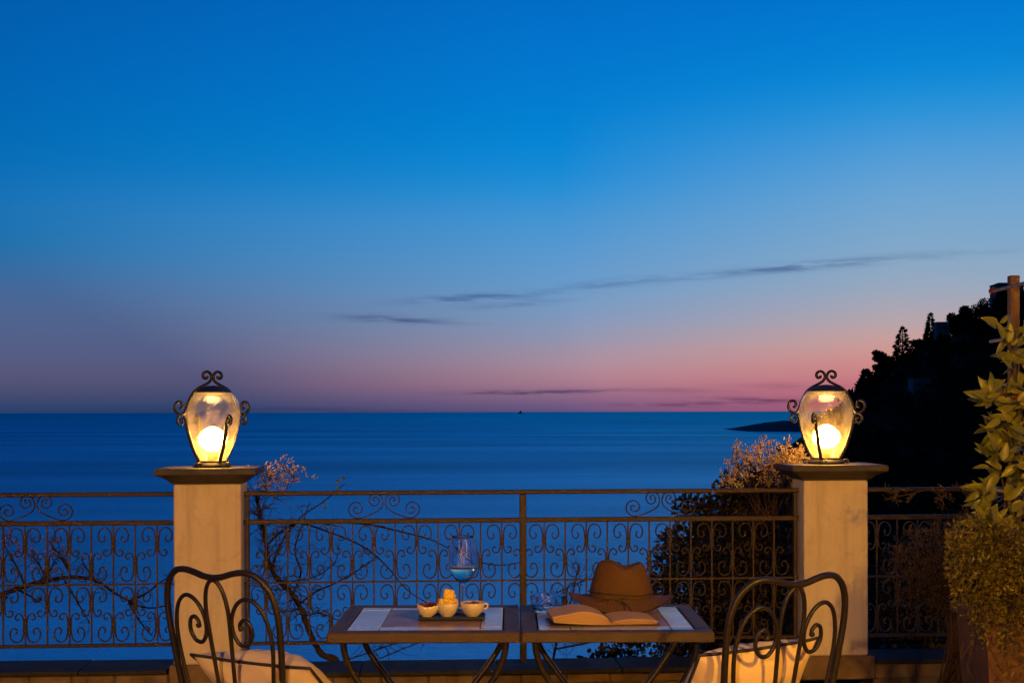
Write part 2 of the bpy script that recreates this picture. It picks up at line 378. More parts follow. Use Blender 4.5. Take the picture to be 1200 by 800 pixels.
# garden bank under the parapet
mb = MB(); nx, ny = 40, 10; prof = [(6.9, -.35), (7.35, -.9), (7.8, -1.25), (8.6, -1.4), (9.6, -1.7), (10.6, -3.2), (13, -12), (30, -40), (70, -76), (110, -84)]
for j, (y, z) in enumerate(prof):
    for i in range(nx+1):
        x = (-1+2*i/nx)*(9+y*1.1)
        q = .12 if j < 5 else min(2.5, .1*y)
        mb.v.append((x, y+x*SU+rnd.uniform(-1, 1)*q*.4*(j > 1), z+rnd.uniform(-1, 1)*q*.5*(j > 1)))
for j in range(ny-1):
    for i in range(nx):
        a = j*(nx+1)+i; mb.f.append((a, a+1, a+nx+2, a+nx+1))
tag(mb.build('garden_bank', hill_m), 'steep dark garden bank falling to the sea', None, kind='structure')

# ------------------------------------------------------------------ hill on the right
CREST = [(30, -95), (58, -92), (66, -78), (74, -48), (82, -30), (92, -17), (103, -10), (112, 0), (122, 9), (131, 17), (142, 23), (152, 29), (162, 35), (172, 39), (200, 53), (260, 72), (420, 105)]
def interp(tb, x):
    if x <= tb[0][0]: return tb[0][1]
    for (a, b), (c, d) in zip(tb, tb[1:]):
        if x <= c: return b+(d-b)*(x-a)/(c-a)
    return tb[-1][1]
def hill_z(x, y):
    # the crest runs away from the viewer, so the profile is the one seen at 450 m
    q = x*450/max(y, 300) if y < 450 else x-(y-450)*.10
    z = interp(CREST, q)
    z -= (450-y)*.36 if y < 450 else (y-450)*.10
    return z + 2.2*noise.noise(Vector((x*.03, y*.03, 0))) + 1.0*noise.noise(Vector((x*.09, y*.09, 3)))
mb = MB(); NX, NY = 90, 60
for j in range(NY+1):
    y = 250+j*(800-250)/NY
    for i in range(NX+1):
        x = 30+i*(430-30)/NX; mb.v.append((x, y, max(hill_z(x, y), -86)))
for j in range(NY):
    for i in range(NX):
        a = j*(NX+1)+i; mb.f.append((a, a+1, a+NX+2, a+NX+1))
tag(mb.build('hill', hill_m), 'dark wooded hill sloping down to the sea', None, kind='structure')

def crown_leaves(mb, c, rx, ry, rz, n, L, wd, shell=.5):
    for _ in range(n):
        v = rvec(); q = rnd.uniform(shell, 1)
        p = c+Vector((v.x*rx*q, v.y*ry*q, v.z*rz*q))
        mb.leaf(p, (v+rvec()*.9), rvec(), L*rnd.uniform(.6, 1.3), wd*rnd.uniform(.6, 1.3))
wood = MB()
for _ in range(1500):
    y = rnd.uniform(300, 520); x = rnd.uniform(58, 235)*y/450
    z = hill_z(x, y)
    if z < -78 or (x/y*F > 640): continue
    # leave the two clearings with houses open
    px, py = 600+x/y*F, 482-(z-H)/y*F
    if 1062 < px < 1100 and 436 < py < 470 and y < 430: continue
    r = rnd.uniform(1.8, 3.6)
    if abs(y-450) < 25: r *= .8
    k = rnd.randint(2, 4)
    for _k in range(k):
        o = Vector((rnd.uniform(-1, 1)*r*.7, rnd.uniform(-1, 1)*r*.7, r*rnd.uniform(.3, 1.25)))
        rr = r*rnd.uniform(.45, .8)
        crown_leaves(wood, Vector((x, y, z))+o, rr, rr, rr*.85, 26, rr*.75, rr*.5, .35)
tag(wood.build('hillside_woods', wood_far, smooth=False), 'dark mass of trees covering the hillside', None, kind='stuff')

def round_tree(px, py_top, hpx, wpx, d, label, kind='round'):
    top = at(px, py_top, d); s = d/F; h = hpx*s; wd = wpx*s*.5
    base = Vector((top.x, d, top.z-h-3)); t = thing('hill_tree', label, 'tree', base, 0, 'trees on the hill skyline')
    Ht = h+3
    tr = MB(); tr.tube([(0, 0, -1), (.1, 0, Ht*.3), (rnd.uniform(-.3, .3), 0, Ht*.6), (0, 0, Ht*(.97 if kind != 'round' else .8))], [.35, .28, .2, .06], 6)
    for k in range(6):
        a = rnd.uniform(0, 6.28); zz = Ht*rnd.uniform(.4, .7); tr.tube([(0, 0, zz), (math.cos(a)*wd*.5, math.sin(a)*wd*.5, zz+h*.15)], [.12, .04], 5)
    tr.build('trunk', bark, t)
    c = MB()
    if kind == 'cone':
        tiers = 9
        for k in range(tiers):
            q = k/(tiers-1); zz = Ht-h+h*q*.93; r = wd*(1-q)**.8*rnd.uniform(.75, 1.1)+.15
            for _ in range(int(150*(1-q)+30)):
                a = rnd.uniform(0, 6.283); rr = r*math.sqrt(rnd.random())
                p = Vector((math.cos(a)*rr, math.sin(a)*rr, zz+rnd.uniform(-.5, .5)*h/tiers))
                c.leaf(p, Vector((math.cos(a), math.sin(a), -.15+rnd.uniform(-.3, .3))), rvec(), rnd.uniform(.7, 1.3), rnd.uniform(.4, .7))
        c.tube([(0, 0, Ht*.9), (0, 0, Ht+.6)], [.15, .03], 4)
    elif kind == 'umbrella':
        for k in range(7):
            o = Vector((rnd.uniform(-.7, .7)*wd, rnd.uniform(-.5, .5)*wd, Ht-h*.25+rnd.uniform(-.1, .1)*h))
            crown_leaves(c, o, wd*.45, wd*.45, h*.16, 80, .8, .5, .2)
    else:
        for k in range(9):
            o = Vector((rnd.uniform(-.65, .65)*wd, rnd.uniform(-.65, .65)*wd, Ht-h*rnd.uniform(.15, .8)))
            rr = wd*rnd.uniform(.28, .5)
            crown_leaves(c, o, rr, rr, rr*.85, 170, .9, .55, .3)
    c.build('crown', wood_far, t, smooth=False)
for a in ((1058, 382, 36, 24, 450, 'broad dark conifer on the hill crest, lower of the two pointed ones', 'cone'),
          (1090.5, 366, 34, 12, 455, 'slim spire conifer just left of the pale house on the crest', 'cone'),
          (1031, 410, 28, 17, 445, 'dark round tree alone on the crest below the conifers', 'round'),
          (1078, 398, 12, 20, 450, 'flat umbrella pine between the two conifers on the crest', 'umbrella'),
          (1017, 432, 24, 18, 445, 'small dark tree on the slope beside the lamp', 'round'),
          (1009, 447, 26, 16, 440, 'lowest dark tree of the crest nearest the lamp', 'round'),
          (1041, 416, 26, 20, 448, 'dense dark tree under the broad conifer', 'round'),
          (1120, 366, 22, 18, 455, 'small loose tree right of the pale house on the crest', 'round'),
          (1152, 343, 40, 38, 450, 'large domed tree below the hilltop house', 'round'),
          (1104, 391, 16, 16, 438, 'low dark tree in front of the pale house on the crest', 'round'),
          (1170, 340, 30, 22, 448, 'dark tree beside the trellis post hiding the hilltop house', 'round'),
          (1134, 358, 32, 22, 450, 'dark tree leaning on the large domed tree', 'round')):
    round_tree(*a)
def house(px0, px1, py0, py1, d, label, wins, roof=True):
    a = at(px0, py1, d); b = at(px1, py0, d); wd, h = b.x-a.x, b.z-a.z; dep = wd*.8
    t = thing('hill_house', label, 'house', (a.x+wd/2, d+dep/2, a.z-2), 0, 'houses on the hill')
    m = MB(); m.box(-wd/2, wd/2, -dep/2, dep/2, -3, h+2); m.build('wall', house_m, t, smooth=False)
    if roof:
        m = MB(); v = [(-wd*.55, -dep*.56, h+2.02), (wd*.55, -dep*.56, h+2.02), (wd*.55, dep*.56, h+2.02), (-wd*.55, dep*.56, h+2.02), (-wd*.3, 0, h+2.9), (wd*.3, 0, h+2.9)]
        m.v += v; m.f += [(0, 1, 5, 4), (1, 2, 5), (2, 3, 4, 5), (3, 0, 4), (0, 3, 2, 1)]; m.build('roof', roof_m, t, smooth=False)
    for (u, v_, ww, hh_) in wins:
        x = -wd/2+u*wd; z = 2+v_*h
        m = MB(); m.box(x-ww/2, x+ww/2, -dep/2-.08, -dep/2+.05, z-hh_/2, z+hh_/2); f = m.build('window', house_m, t, smooth=False)
        m = MB(); m.box(x-ww*.42, x+ww*.42, -dep/2-.10, -dep/2-.06, z-hh_*.44, z+hh_*.44); m.build('pane', winglass, f, smooth=False)
house(1098, 1113, 377, 396, 446, 'pale blue house on the crest beside the spire conifer', [(.3, .65, 1.1, 1.5), (.72, .65, 1.1, 1.5), (.3, .2, 1.1, 1.5)], False)
house(1070, 1096, 443, 461, 415, 'pale low house half hidden on the dark hillside', [(.3, .55, 1.0, 1.4), (.6, .55, 1.0, 1.4)], False)
house(1169, 1200, 333, 352, 456, 'dark house at the top of the hill behind the trellis post', [(.2, .6, 1.0, 1.4), (.6, .6, 1.0, 1.4)])

# distant headland and a ship on the horizon
mb = MB(); d = 5600; NXh = 60
x0, x1 = (869-600)/F*d, (1010-600)/F*d
for j, (dy, q) in enumerate(((-160, 0), (-60, .7), (60, 1), (300, .9), (700, 0))):
    for i in range(NXh+1):
        u = i/NXh; hgt = 42*min(1, (u*3.2))**.55*(.85+.3*u)*(1+.22*noise.noise(Vector((u*9, j*.7, 1))))
        mb.v.append((x0+(x1-x0)*u, d+dy*(1 if u > .02 else .2), SEA-2+hgt*q))
for j in range(4):
    for i in range(NXh):
        a = j*(NXh+1)+i; mb.f.append((a, a+1, a+NXh+2, a+NXh+1))
tag(mb.build('headland', headland_m), 'low dark headland far across the water', None, kind='structure')
d = 70000; p = at(610, 484, d)
t = thing('ship', 'tiny ship far out on the horizon', 'ship', (p.x, d, SEA), 0)
mb = MB(); mb.box(-110, 110, -20, 20, -2, 60); mb.build('hull', ship_m, t, smooth=False)
mb = MB(); mb.box(-40, 30, -15, 15, 60.1, 150); mb.build('superstructure', ship_m, t, smooth=False)

# ================================================================== PARAPET
PT = .24
pil = {'left': (203, 282), 'right': (942, 1017)}
S = {k: (s_of(a, 0), s_of(b, 0)) for k, (a, b) in pil.items()}
def pillar(key, cap_y, label):
    s0, s1 = S[key]; c = (s0+s1)/2; hw = (s1-s0)/2
    px = sum(pil[key])/2
    ztop = wz(px, cap_y, -.08)
    t = thing('pillar', label, 'pillar', W(c, PT/2, 0), WA, 'plastered lamp pillars of the parapet')
    m = MB(); m.box(-hw, hw, -PT/2, PT/2, .075, ztop-.085, .007); m.build('shaft', plaster, t, smooth=False)
    m = MB(); m.box(-hw-.022, hw+.03, -PT/2-.025, PT/2+.02, -.05, .075, .006); m.build('plinth', stone, t, smooth=False)
    # moulded slate cap
    o = .085
    m = MB(); seq = [(-.004, -.085), (.012, -.078), (.03, -.06), (.062, -.042), (o-.006, -.036), (o, -.030), (o, -.006), (o-.006, 0)]
    for (e, z) in seq:
        for (sx_, sy_) in ((-1, -1), (1, -1), (1, 1), (-1, 1)): m.v.append((sx_*(hw+e), sy_*(PT/2+e), ztop+z))
    for i in range(len(seq)-1):
        for k in range(4):
            a = i*4+k; b = i*4+(k+1) % 4; m.f.append((a, b, b+4, a+4))
    n = (len(seq)-1)*4; m.f.append((n, n+1, n+2, n+3)); m.f.append((3, 2, 1, 0))
    m.build('cap', slate, t, smooth=False)
    return ztop
ZL = pillar('left', 549, 'cream plastered pillar behind the curled chair, bare vine at its side')
ZR = pillar('right', 545, 'golden plastered pillar beside the dry sprigs and leafy shrub')

# low wall under each railing: blocks, mortar and a slate coping
ends = {'a': (s_of(-260, 0), S['left'][0]), 'b': (S['left'][1], S['right'][0]), 'c': (S['right'][1], s_of(1420, 0))}
cop_z = {'a': wz(100, 786, -.04), 'b': wz(600, 784.5, -.04), 'c': wz(1070, 772, -.04)}
for key, label in (('a', 'low stone kerb wall with dark coping under the vine-grown railing'), ('b', 'long stone kerb wall with dark coping behind the tables'), ('c', 'short stone kerb wall with dark coping beside the planter')):
    s0, s1 = ends[key]; z1 = cop_z[key]; g_ = .006
    s0 += .03; s1 -= .03
    t = thing('kerb_wall', label, 'wall', W((s0+s1)/2, PT/2, 0), WA, 'kerb walls of the parapet'); hw = (s1-s0)/2
    m = MB(); m.box(-hw, hw, .0-PT/2+.012, PT/2, -.4, z1-.024); m.build('mortar_core', joint, t, smooth=False)
    x = -hw
    while x < hw-.02:
        L = min(rnd.uniform(.2, .26), hw-x)
        if hw-x-L < .06: L = hw-x
        m = MB(); m.box(x+.004, x+L-.004, -PT/2-rnd.uniform(0, .006), -PT/2+.1, -.05, z1-.028, .006); m.build('stone_block', stone, t, smooth=False)
        x += L
    x = -hw
    while x < hw-.02:
        L = min(rnd.uniform(.55, .75), hw-x)
        if hw-x-L < .15: L = hw-x
        m = MB(); m.box(x+.002, x+L-.002, -PT/2-.04, PT/2+.05, z1-.024, z1+rnd.uniform(-.002, .002), .004); m.build('coping_slab', coping, t, smooth=False)
        x += L

# ------------------------------------------------------------------ railings
RT = .12
sc_px = 1/215.8
half = [(11, -12), (9.4, -14), (9.6, -17), (12, -19), (15.2, -17.6), (17, -12.5), (15.8, -6.6), (11.5, -3), (7, -3.2), (3.6, -6.6), (2.1, -13), (1.7, -19), (1.7, -25), (2.3, -30), (4.5, -34.2), (8, -35.3), (10.6, -33), (10.6, -29.6), (8.4, -28.2), (6.6, -29.4)]
hp = [(x*sc_px, z*sc_px) for x, z in spline(half, 3)]
sm = MB(); sm.ribbon(hp, .0031, .006); ME_SCROLL = sm.mesh('scroll', iron)
cm_ = MB(); cm_.box(-.011, .011, -.0085, .0085, -.0075, .0075, .002); ME_COLLAR = cm_.mesh('collar', iron, False)
crest = [(10, 20.5), (12.2, 21.5), (12, 24.4), (8.6, 24.8), (6.2, 21.5), (7.6, 16.6), (12.6, 15), (16.8, 18.6), (17, 24.4), (13, 28.8), (7, 28.6), (3, 25), (1.5, 19), (3, 13), (9, 8), (18, 4), (26, 1.2), (33, 1.0), (39, 4.8), (41.2, 11), (38.2, 17), (32, 19.2), (26.6, 16), (25.4, 10.4), (29, 6.4), (34, 7.2), (35.6, 11), (33, 13.4), (31, 12)]
cp = [(x*sc_px, z*sc_px) for x, z in spline(crest, 3)]
cr_ = MB(); cr_.ribbon(cp, .0030, .006); ME_CREST = cr_.mesh('cresting_scroll', iron)
ZT, Z2, ZM, ZB = .978, .827, .487, .172
bm_ = MB(); bm_.box(-.0042, .0042, -.0042, .0042, ZB, Z2-.026); ME_BAR = bm_.mesh('bar', iron, False)
S612 = s_of(612.5, RT); STEP = .1152
def railing(s0, s1, label, cresting, posts, last=None):
    c = (s0+s1)/2; t = thing('railing', label, 'railing', W(c, RT, 0), WA, 'wrought iron railings of the terrace'); hw = (s1-s0)/2
    m = MB(); m.box(-hw, hw, -.022, .022, ZT-.023, ZT, .004); m.build('top_rail', iron, t, smooth=False)
    m = MB(); m.box(-hw, hw, -.014, .014, Z2-.026, Z2, .003); m.build('upper_rail', iron, t, smooth=False)
    m = MB(); m.box(-hw, hw, -.0045, .0045, ZM-.005, ZM+.005); m.build('middle_rail', iron, t, smooth=False)
    m = MB(); m.box(-hw, hw, -.012, .012, ZB-.018, ZB, .002); m.build('bottom_rail', iron, t, smooth=False)
    k0 = math.ceil((s0+.02-S612)/STEP); k1 = math.floor((s1-.02-S612)/STEP)
    for k in range(k0, k1+1):
        x = S612+k*STEP-c
        if not any(abs(x+c-p) < .03 for p in posts): link('bar', ME_BAR, t, (x, 0, 0))
        zs = ((Z2-.026, 1), (ZB, -1)) if k % 2 else ((ZM-.004, 1), (ZM+.004, -1))
        for z, sg in zs:
            for mx_ in (1, -1):
                if abs(x+mx_*.08) > hw: continue
                link('scroll', ME_SCROLL, t, (x, 0, z), None, (mx_, 1, sg))
            link('collar', ME_COLLAR, t, (x, 0, z-sg*.105))
    for px in cresting:
        x = s_of(px, RT)-c
        for mx_ in (1, -1): link('cresting_scroll', ME_CREST, t, (x, 0, Z2), None, (mx_, 1, 1))
    for p in posts:
        hwp = .018 if abs(p-S612) < .01 else .009
        m = MB(); m.box(p-c-hwp, p-c+hwp, -.016, .016, .046, ZT-.024, .003); m.build('post', iron, t, smooth=False)
    return t
railing(s_of(-200, RT), S['left'][0], 'scrolled iron railing crossed by a bare vine, left of the cream pillar', [42, -150], [s_of(-190, RT)])
railing(S['left'][1], S['right'][0], 'long scrolled iron railing between the two lamp pillars', [450, 774], [S['left'][1]+.02, S612, S['right'][0]-.02])
railing(S['right'][1], s_of(1400, RT), 'short scrolled iron railing running behind the planter', [1180], [s_of(1390, RT)])

# ------------------------------------------------------------------ lanterns on the pillars
def lantern(px, z0, spin, label):
    s = s_of(px, RT); t = thing('lantern', label, 'lantern', W(s, RT, z0), WA, 'iron and glass lanterns on the pillars')
    gp = [(.070, .036), (.088, .066), (.106, .105), (.120, .145), (.133, .19), (.143, .24), (.147, .285), (.1435, .32), (.134, .352), (.117, .38), (.098, .397)]
    gp = spline(gp, 3)
    m = MB(); m.lathe(gp, 48); m.build('glass_shade', lglass, t)
    m = MB(); m.lathe([(.0, .002), (.098, .002), (.102, .010), (.094, .022), (.086, .026), (.084, .036), (.0, .038)], 40); b = m.build('base_ring', iron_lamp, t, sharp=.6)
    for k in range(4):
        a = spin+k*math.pi/2+.35; cx, sy = math.cos(a), math.sin(a)
        curl = spline([(.088, .02), (.104, .026), (.118, .022), (.122, .010), (.113, .004), (.107, .011), (.112, .015)], 4)
        m = MB(); m.tube([(r*cx, r*sy, z) for r, z in curl], .0045, 6); m.build('foot_scroll', iron_lamp, b)
    m = MB(); m.lathe([(.100, .395), (.104, .399), (.101, .406), (.085, .416), (.060, .426), (.03, .434), (.0, .437)], 40); m.lathe([(.099, .3955), (.05, .399), (0, .400)], 40)
    m.build('cap', iron_lamp, t, sharp=.8)
    m = MB(); m.lathe([(0, .036), (.026, .036), (.03, .06), (.024, .085), (0, .086)], 24); so = m.build('lamp_socket', iron_lamp, t)
    m = MB(); N = 12
    R_, zc = .061, .156
    m.lathe([(max(R_*math.sin(math.pi*i/N), .0005), zc-R_*math.cos(math.pi*i/N)) for i in range(N+1)], 24)
    m.build('globe_bulb', bulb_m, t)
    low = spline([(.082, .036), (.094, .062), (.113, .10), (.130, .15), (.143, .19), (.151, .228), (.157, .256), (.172, .276), (.193, .274), (.205, .256), (.200, .236), (.184, .228), (.172, .238), (.175, .252), (.186, .254)], 4)
    upp = spline([(.190, .318), (.181, .314), (.174, .324), (.178, .342), (.194, .350), (.212, .340), (.219, .316), (.207, .292), (.184, .281), (.165, .289), (.153, .315), (.143, .345), (.126, .375), (.108, .402), (.078, .424), (.045, .440), (.018, .456), (.005, .478), (.012, .50), (.031, .511), (.050, .503), (.055, .486), (.045, .474), (.032, .478), (.032, .488)], 4)
    for k in range(4):
        a = spin+k*math.pi/2; cx, sy = math.cos(a), math.sin(a)
        m = MB(); m.tube([(r*cx, r*sy, z) for r, z in low], [.0104 if i < 22 else .0074 for i in range(len(low))], 6); m.build('lower_strap', iron_lamp, t)
        if k % 2 == 0:
            m = MB(); m.tube([(r*cx, r*sy, z) for r, z in upp], .0080, 6); m.build('upper_strap', iron_lamp, t)
    return t
# azimuth 0 = +x; the front is -y
lantern(249, ZL, R(37), 'lit glass lantern with iron scrolls on the cream pillar, over open sea')
lantern(968, ZR, R(-37), 'lit glass lantern with iron scrolls on the golden pillar, against the dark hill')

# ================================================================== TABLES
def table(x0, label):
    y0, wd, zt = 4.163, .597, .72; b = .05
    t = thing('bistro_table', label, 'table', (x0+wd/2, y0+wd/2, 0), 0, 'square bistro tables'); h = wd/2
    top = MB(); top.box(-h+.008, h-.008, -h+.008, h-.008, zt-.03, zt-.012); tp = top.build('tabletop', grout, t, smooth=False)
    for (a, c, e, f_) in ((-h, h, -h, -h+b), (-h, h, h-b, h), (-h, -h+b, -h+b+.001, h-b-.001), (h-b, h, -h+b+.001, h-b-.001)):
        m = MB(); m.box(a, c, e, f_, zt-.033, zt, .0035); m.build('frame_board', wood_table, tp, smooth=False)
    xs = [-h+b+.004, -h+b+.105, h-b-.075, h-b-.004]; ys = [-h+b+.004, -h+b+.07, h-b-.06, h-b-.004]
    for i in range(3):
        for j in range(3):
            m = MB(); m.box(xs[i]+.0015, xs[i+1]-.0015, ys[j]+.0015, ys[j+1]-.0015, zt-.0122, zt-.001-(.0006*((i+2*j) % 3)), .001)
            m.build('tile', tile_brown if i == 1 and j == 1 else tile_blue, tp, smooth=False)
    prof = spline([(.255, .688), (.250, .64), (.225, .575), (.165, .49), (.105, .41), (.075, .34), (.095, .24), (.15, .13), (.205, .055), (.25, .006)], 5)
    for sx_ in (-1, 1):
        for sy_ in (-1, 1):
            m = MB(); m.tube([(sx_*r, sy_*(.19+.045*abs(z-.34)/.34), z) for r, z in prof], .0105, 8); m.build('leg', iron_chair, t)
    for sy_ in (-1, 1):
        m = MB(); m.tube([(-.085, sy_*.19, .34), (.085, sy_*.19, .34)], .007, 6); m.build('cross_bar', iron_chair, t)
    m = MB(); m.tube([(0, -.19, .34), (0, .19, .34)], .007, 6); m.build('stretcher', iron_chair, t)
    for sx_ in (-1, 1):
        m = MB(); m.tube([(sx_*.235, -.2, .676), (sx_*.235, .2, .676)], .007, 6); m.build('stretcher', iron_chair, t)
    return t
table(-.5745, 'square tiled bistro table holding the wine glass and snack bowls')
table(.0275, 'square tiled bistro table holding the straw hat and open book')
ZT_ = .7205

# ------------------------------------------------------------------ snack tray and bowls
def on_table(px, py): return Vector(((px-600)/F*(H-ZT_)*F/(py-yh(px)), (H-ZT_)*F/(py-yh(px)), ZT_))
tc_ = on_table(528, 724)
t = thing('snack_tray', 'narrow dark blue tray under the three snack bowls', 'tray', tc_, 0)
m = MB(); m.box(-.105, .112, -.05, .05, 0, .006, .002); m.build('tray_base', tray_m, t, smooth=False)
m = MB()
for (a, b_, c, d_) in ((-.105, .112, -.05, -.046), (-.105, .112, .046, .05), (-.105, -.101, -.0459, .0459), (.108, .112, -.0459, .0459)): m.box(a, b_, c, d_, .0061, .011)
m.build('tray_rim', tray_m, t, smooth=False)
def bowl_prof(r, h): return [(0.0, 0), (r*.45, 0), (r*.5, .003), (r*.78, h*.3), (r*.95, h*.65), (r, h), (r*.96, h+.001), (r*.88, h*.66), (r*.7, h*.35), (0.0, h*.2)]
zt0 = .0062
bt = thing('snack_bowl', 'round white bowl heaped with yellow cheese chunks', 'bowl', tc_+Vector((-.012, -.005, zt0)), 0, 'snack bowls on the tray')
m = MB(); m.lathe(bowl_prof(.037, .046), 36); m.build('bowl', ceramic, bt)
for (x, y, z, s_, rz) in ((-.012, -.012, .046, .017, .3), (.012, -.010, .047, .017, 1.0), (.0, .012, .048, .018, .6), (.004, -.004, .076, .017, .2), (-.017, .008, .046, .014, .9), (.02, .010, .046, .014, .2), (-.003, -.017, .053, .013, 1.2), (.01, .004, .064, .015, .7)):
    m = MB(); m.box(-s_, s_, -s_*.8, s_*.8, -s_*.85, s_*.85, .004); o = m.build('cheese_chunk', cheese_m, bt, smooth=False); o.location = (x, y, z); o.rotation_euler = (rnd.uniform(-.4, .4), rnd.uniform(-.4, .4), rz)
bt = thing('snack_bowl', 'white lipped bowl of brown nuts at the tray end', 'bowl', tc_+Vector((.071, 0, zt0)), 0, 'snack bowls on the tray')
m = MB(); m.lathe(bowl_prof(.041, .046), 36); m.build('bowl', ceramic, bt)
m = MB(); m.tube(spline([(.037, 0, .040), (.047, 0, .042), (.050, 0, .036), (.046, 0, .028), (.038, 0, .024)], 4), .0035, 6); m.build('handle', ceramic, bt)
for k in range(22):
    a = rnd.uniform(0, 6.28); r = .03*math.sqrt(rnd.random())
    m = MB(); m.lathe([(.0005, -.006), (.005, -.003), (.006, .001), (.004, .005), (.0005, .008)], 7); o = m.build('nut', nuts_m, bt); o.location = (r*math.cos(a), r*math.sin(a), .040+rnd.uniform(0, .006)-r*.1); o.rotation_euler = (rnd.uniform(0, 3), rnd.uniform(0, 3), 0)
bt = thing('snack_bowl', 'small boat-shaped white dish of purple leaves', 'bowl', tc_+Vector((-.078, -.014, zt0)), R(12), 'snack bowls on the tray')
m = MB(); m.lathe(bowl_prof(.030, .036), 36, ex=1.15, ey=.95)
for i, v in enumerate(m.v): m.v[i] = (v[0]+(.012*(v[2]/.036) if v[0] > .02 else 0), v[1], v[2]+(.008*(max(0, abs(v[0])-.012)/.02)*(v[2]/.036)))
m.build('bowl', ceramic, bt)
for k in range(16):
    a = rnd.uniform(0, 6.28); r = .024*math.sqrt(rnd.random()); m = MB()
    p = Vector((r*math.cos(a), r*math.sin(a), .034)); dr = Vector((math.cos(a)*.6, math.sin(a)*.6, rnd.uniform(.3, 1.2)))
    for q in range(3): m.leaf(p, dr+rvec()*.5, rvec(), rnd.uniform(.012, .020), .014, .3)
    m.build('purple_leaf', radic_m, bt, smooth=False)

# wine glass
wg = on_table(542, 714)
t = thing('wine_glass', 'large stemmed wine glass with a little white wine behind the bowls', 'glass', wg, 0)
ho = [(.0, .0005), (.036, .001), (.037, .0025), (.02, .006), (.007, .012), (.0045, .03), (.004, .06), (.0042, .082), (.006, .090), (.016, .097), (.032, .111), (.045, .130), (.0515, .150), (.0525, .168), (.050, .195), (.0455, .225), (.0405, .252)]
ho = spline(ho, 3); hi = [(max(r-.0016, .0002), z) for r, z in ho if z > .0965][::-1]
m = MB(); m.lathe(ho+[(ho[-1][0]-.0006, ho[-1][1]+.0006)]+hi+[(.0001, .0965)], 48); m.build('stemmed_bowl', cglass, t)
wl = .146; wp = [(max(r-.0007, .0002), z) for r, z in ho if .0975 < z < wl]
m = MB(); m.lathe([(.0002, .0972)]+wp+[(wp[-1][0]+.0005, wl), (.0002, wl-.0002)], 48); m.build('wine', wine_m, t)

# glass dish
gd = on_table(641, 716)
t = thing('glass_dish', 'low clear glass dish behind the open book', 'dish', gd, 0)
pr = [(0, .0), (.045, 0), (.050, .004), (.056, .03), (.060, .055), (.0615, .056), (.061, .0565), (.0585, .055), (.0535, .03), (.047, .010), (0, .009)]
m = MB(); m.lathe(spline(pr, 2), 16); m.build('bowl', cglass, t)
m = MB(); m.lathe([(0, .0095), (.018, .0095), (.019, .022), (.016, .03), (.0, .031)], 16); m.build('tealight', cglass, t)

# ------------------------------------------------------------------ open book
bk = on_table(712, 733); bk.y += .085
t = thing('open_book', 'open paperback lying in front of the straw hat', 'book', bk, R(6))
def page_block(sgn, wdt, thick, name):
    m = MB(); N = 14; top = []; bot = []
    for i in range(N+1):
        u = i/N; x = sgn*wdt*u
        zt_ = thick*(.35+1.15*math.sin(min(1, u*1.25)*math.pi*.62)**.8-.62*u)*(1 if u > 0 else .4)+.004
        top.append((x, zt_)); bot.append((x+sgn*.010*u, .004+.010*u*u*(sgn < 0)))
    top[-1] = (top[-1][0]+sgn*.014, max(bot[-1][1]+.004, top[-1][1]-.004))
    L = .17
    for y in (-L/2, L/2):
        m.v += [(x, y, z) for x, z in top]+[(x, y, z) for x, z in bot]
    n1_ = 2*(N+1)
    for i in range(N):
        m.f.append((i, i+1, n1_+i+1, n1_+i)); m.f.append((N+1+i, n1_+N+1+i, n1_+N+2+i, N+2+i))
        m.f.append((i, N+1+i, N+2+i, i+1)); m.f.append((n1_+i, n1_+i+1, n1_+N+2+i, n1_+N+1+i))
    m.f.append((N, 2*N+1, n1_+2*N+1, n1_+N)); m.f.append((0, n1_, n1_+N+1, N+1))
    o = m.build(name, paper, t, sharp=.5)
    # leaves of paper standing slightly proud along the cut edge
    for q in range(4):
        mm = MB(); f_ = (q+1)/5
        for i in range(N):
            a0, a1 = top[i], top[i+1]; b0, b1 = bot[i], bot[i+1]
            z0, z1 = b0[1]+(a0[1]-b0[1])*f_, b1[1]+(a1[1]-b1[1])*f_; x0_, x1_ = b0[0]+(a0[0]-b0[0])*f_, b1[0]+(a1[0]-b1[0])*f_
            mm.quad((x0_, -L/2-.003, z0), (x1_, -L/2-.003, z1), (x1_, -L/2+.01, z1), (x0_, -L/2+.01, z0))
            mm.quad((x0_, -L/2-.003, z0-.0006), (x1_, -L/2-.003, z1-.0006), (x1_, -L/2-.003, z1), (x0_, -L/2-.003, z0))
        mm.build('page', paper, o, smooth=False)
page_block(-1, .172, .038, 'page_block')
page_block(1, .138, .015, 'page_block')
m = MB(); m.box(-.19, .16, -.088, .088, 0, .003, .001); m.build('cover', cover_m, t, smooth=False)

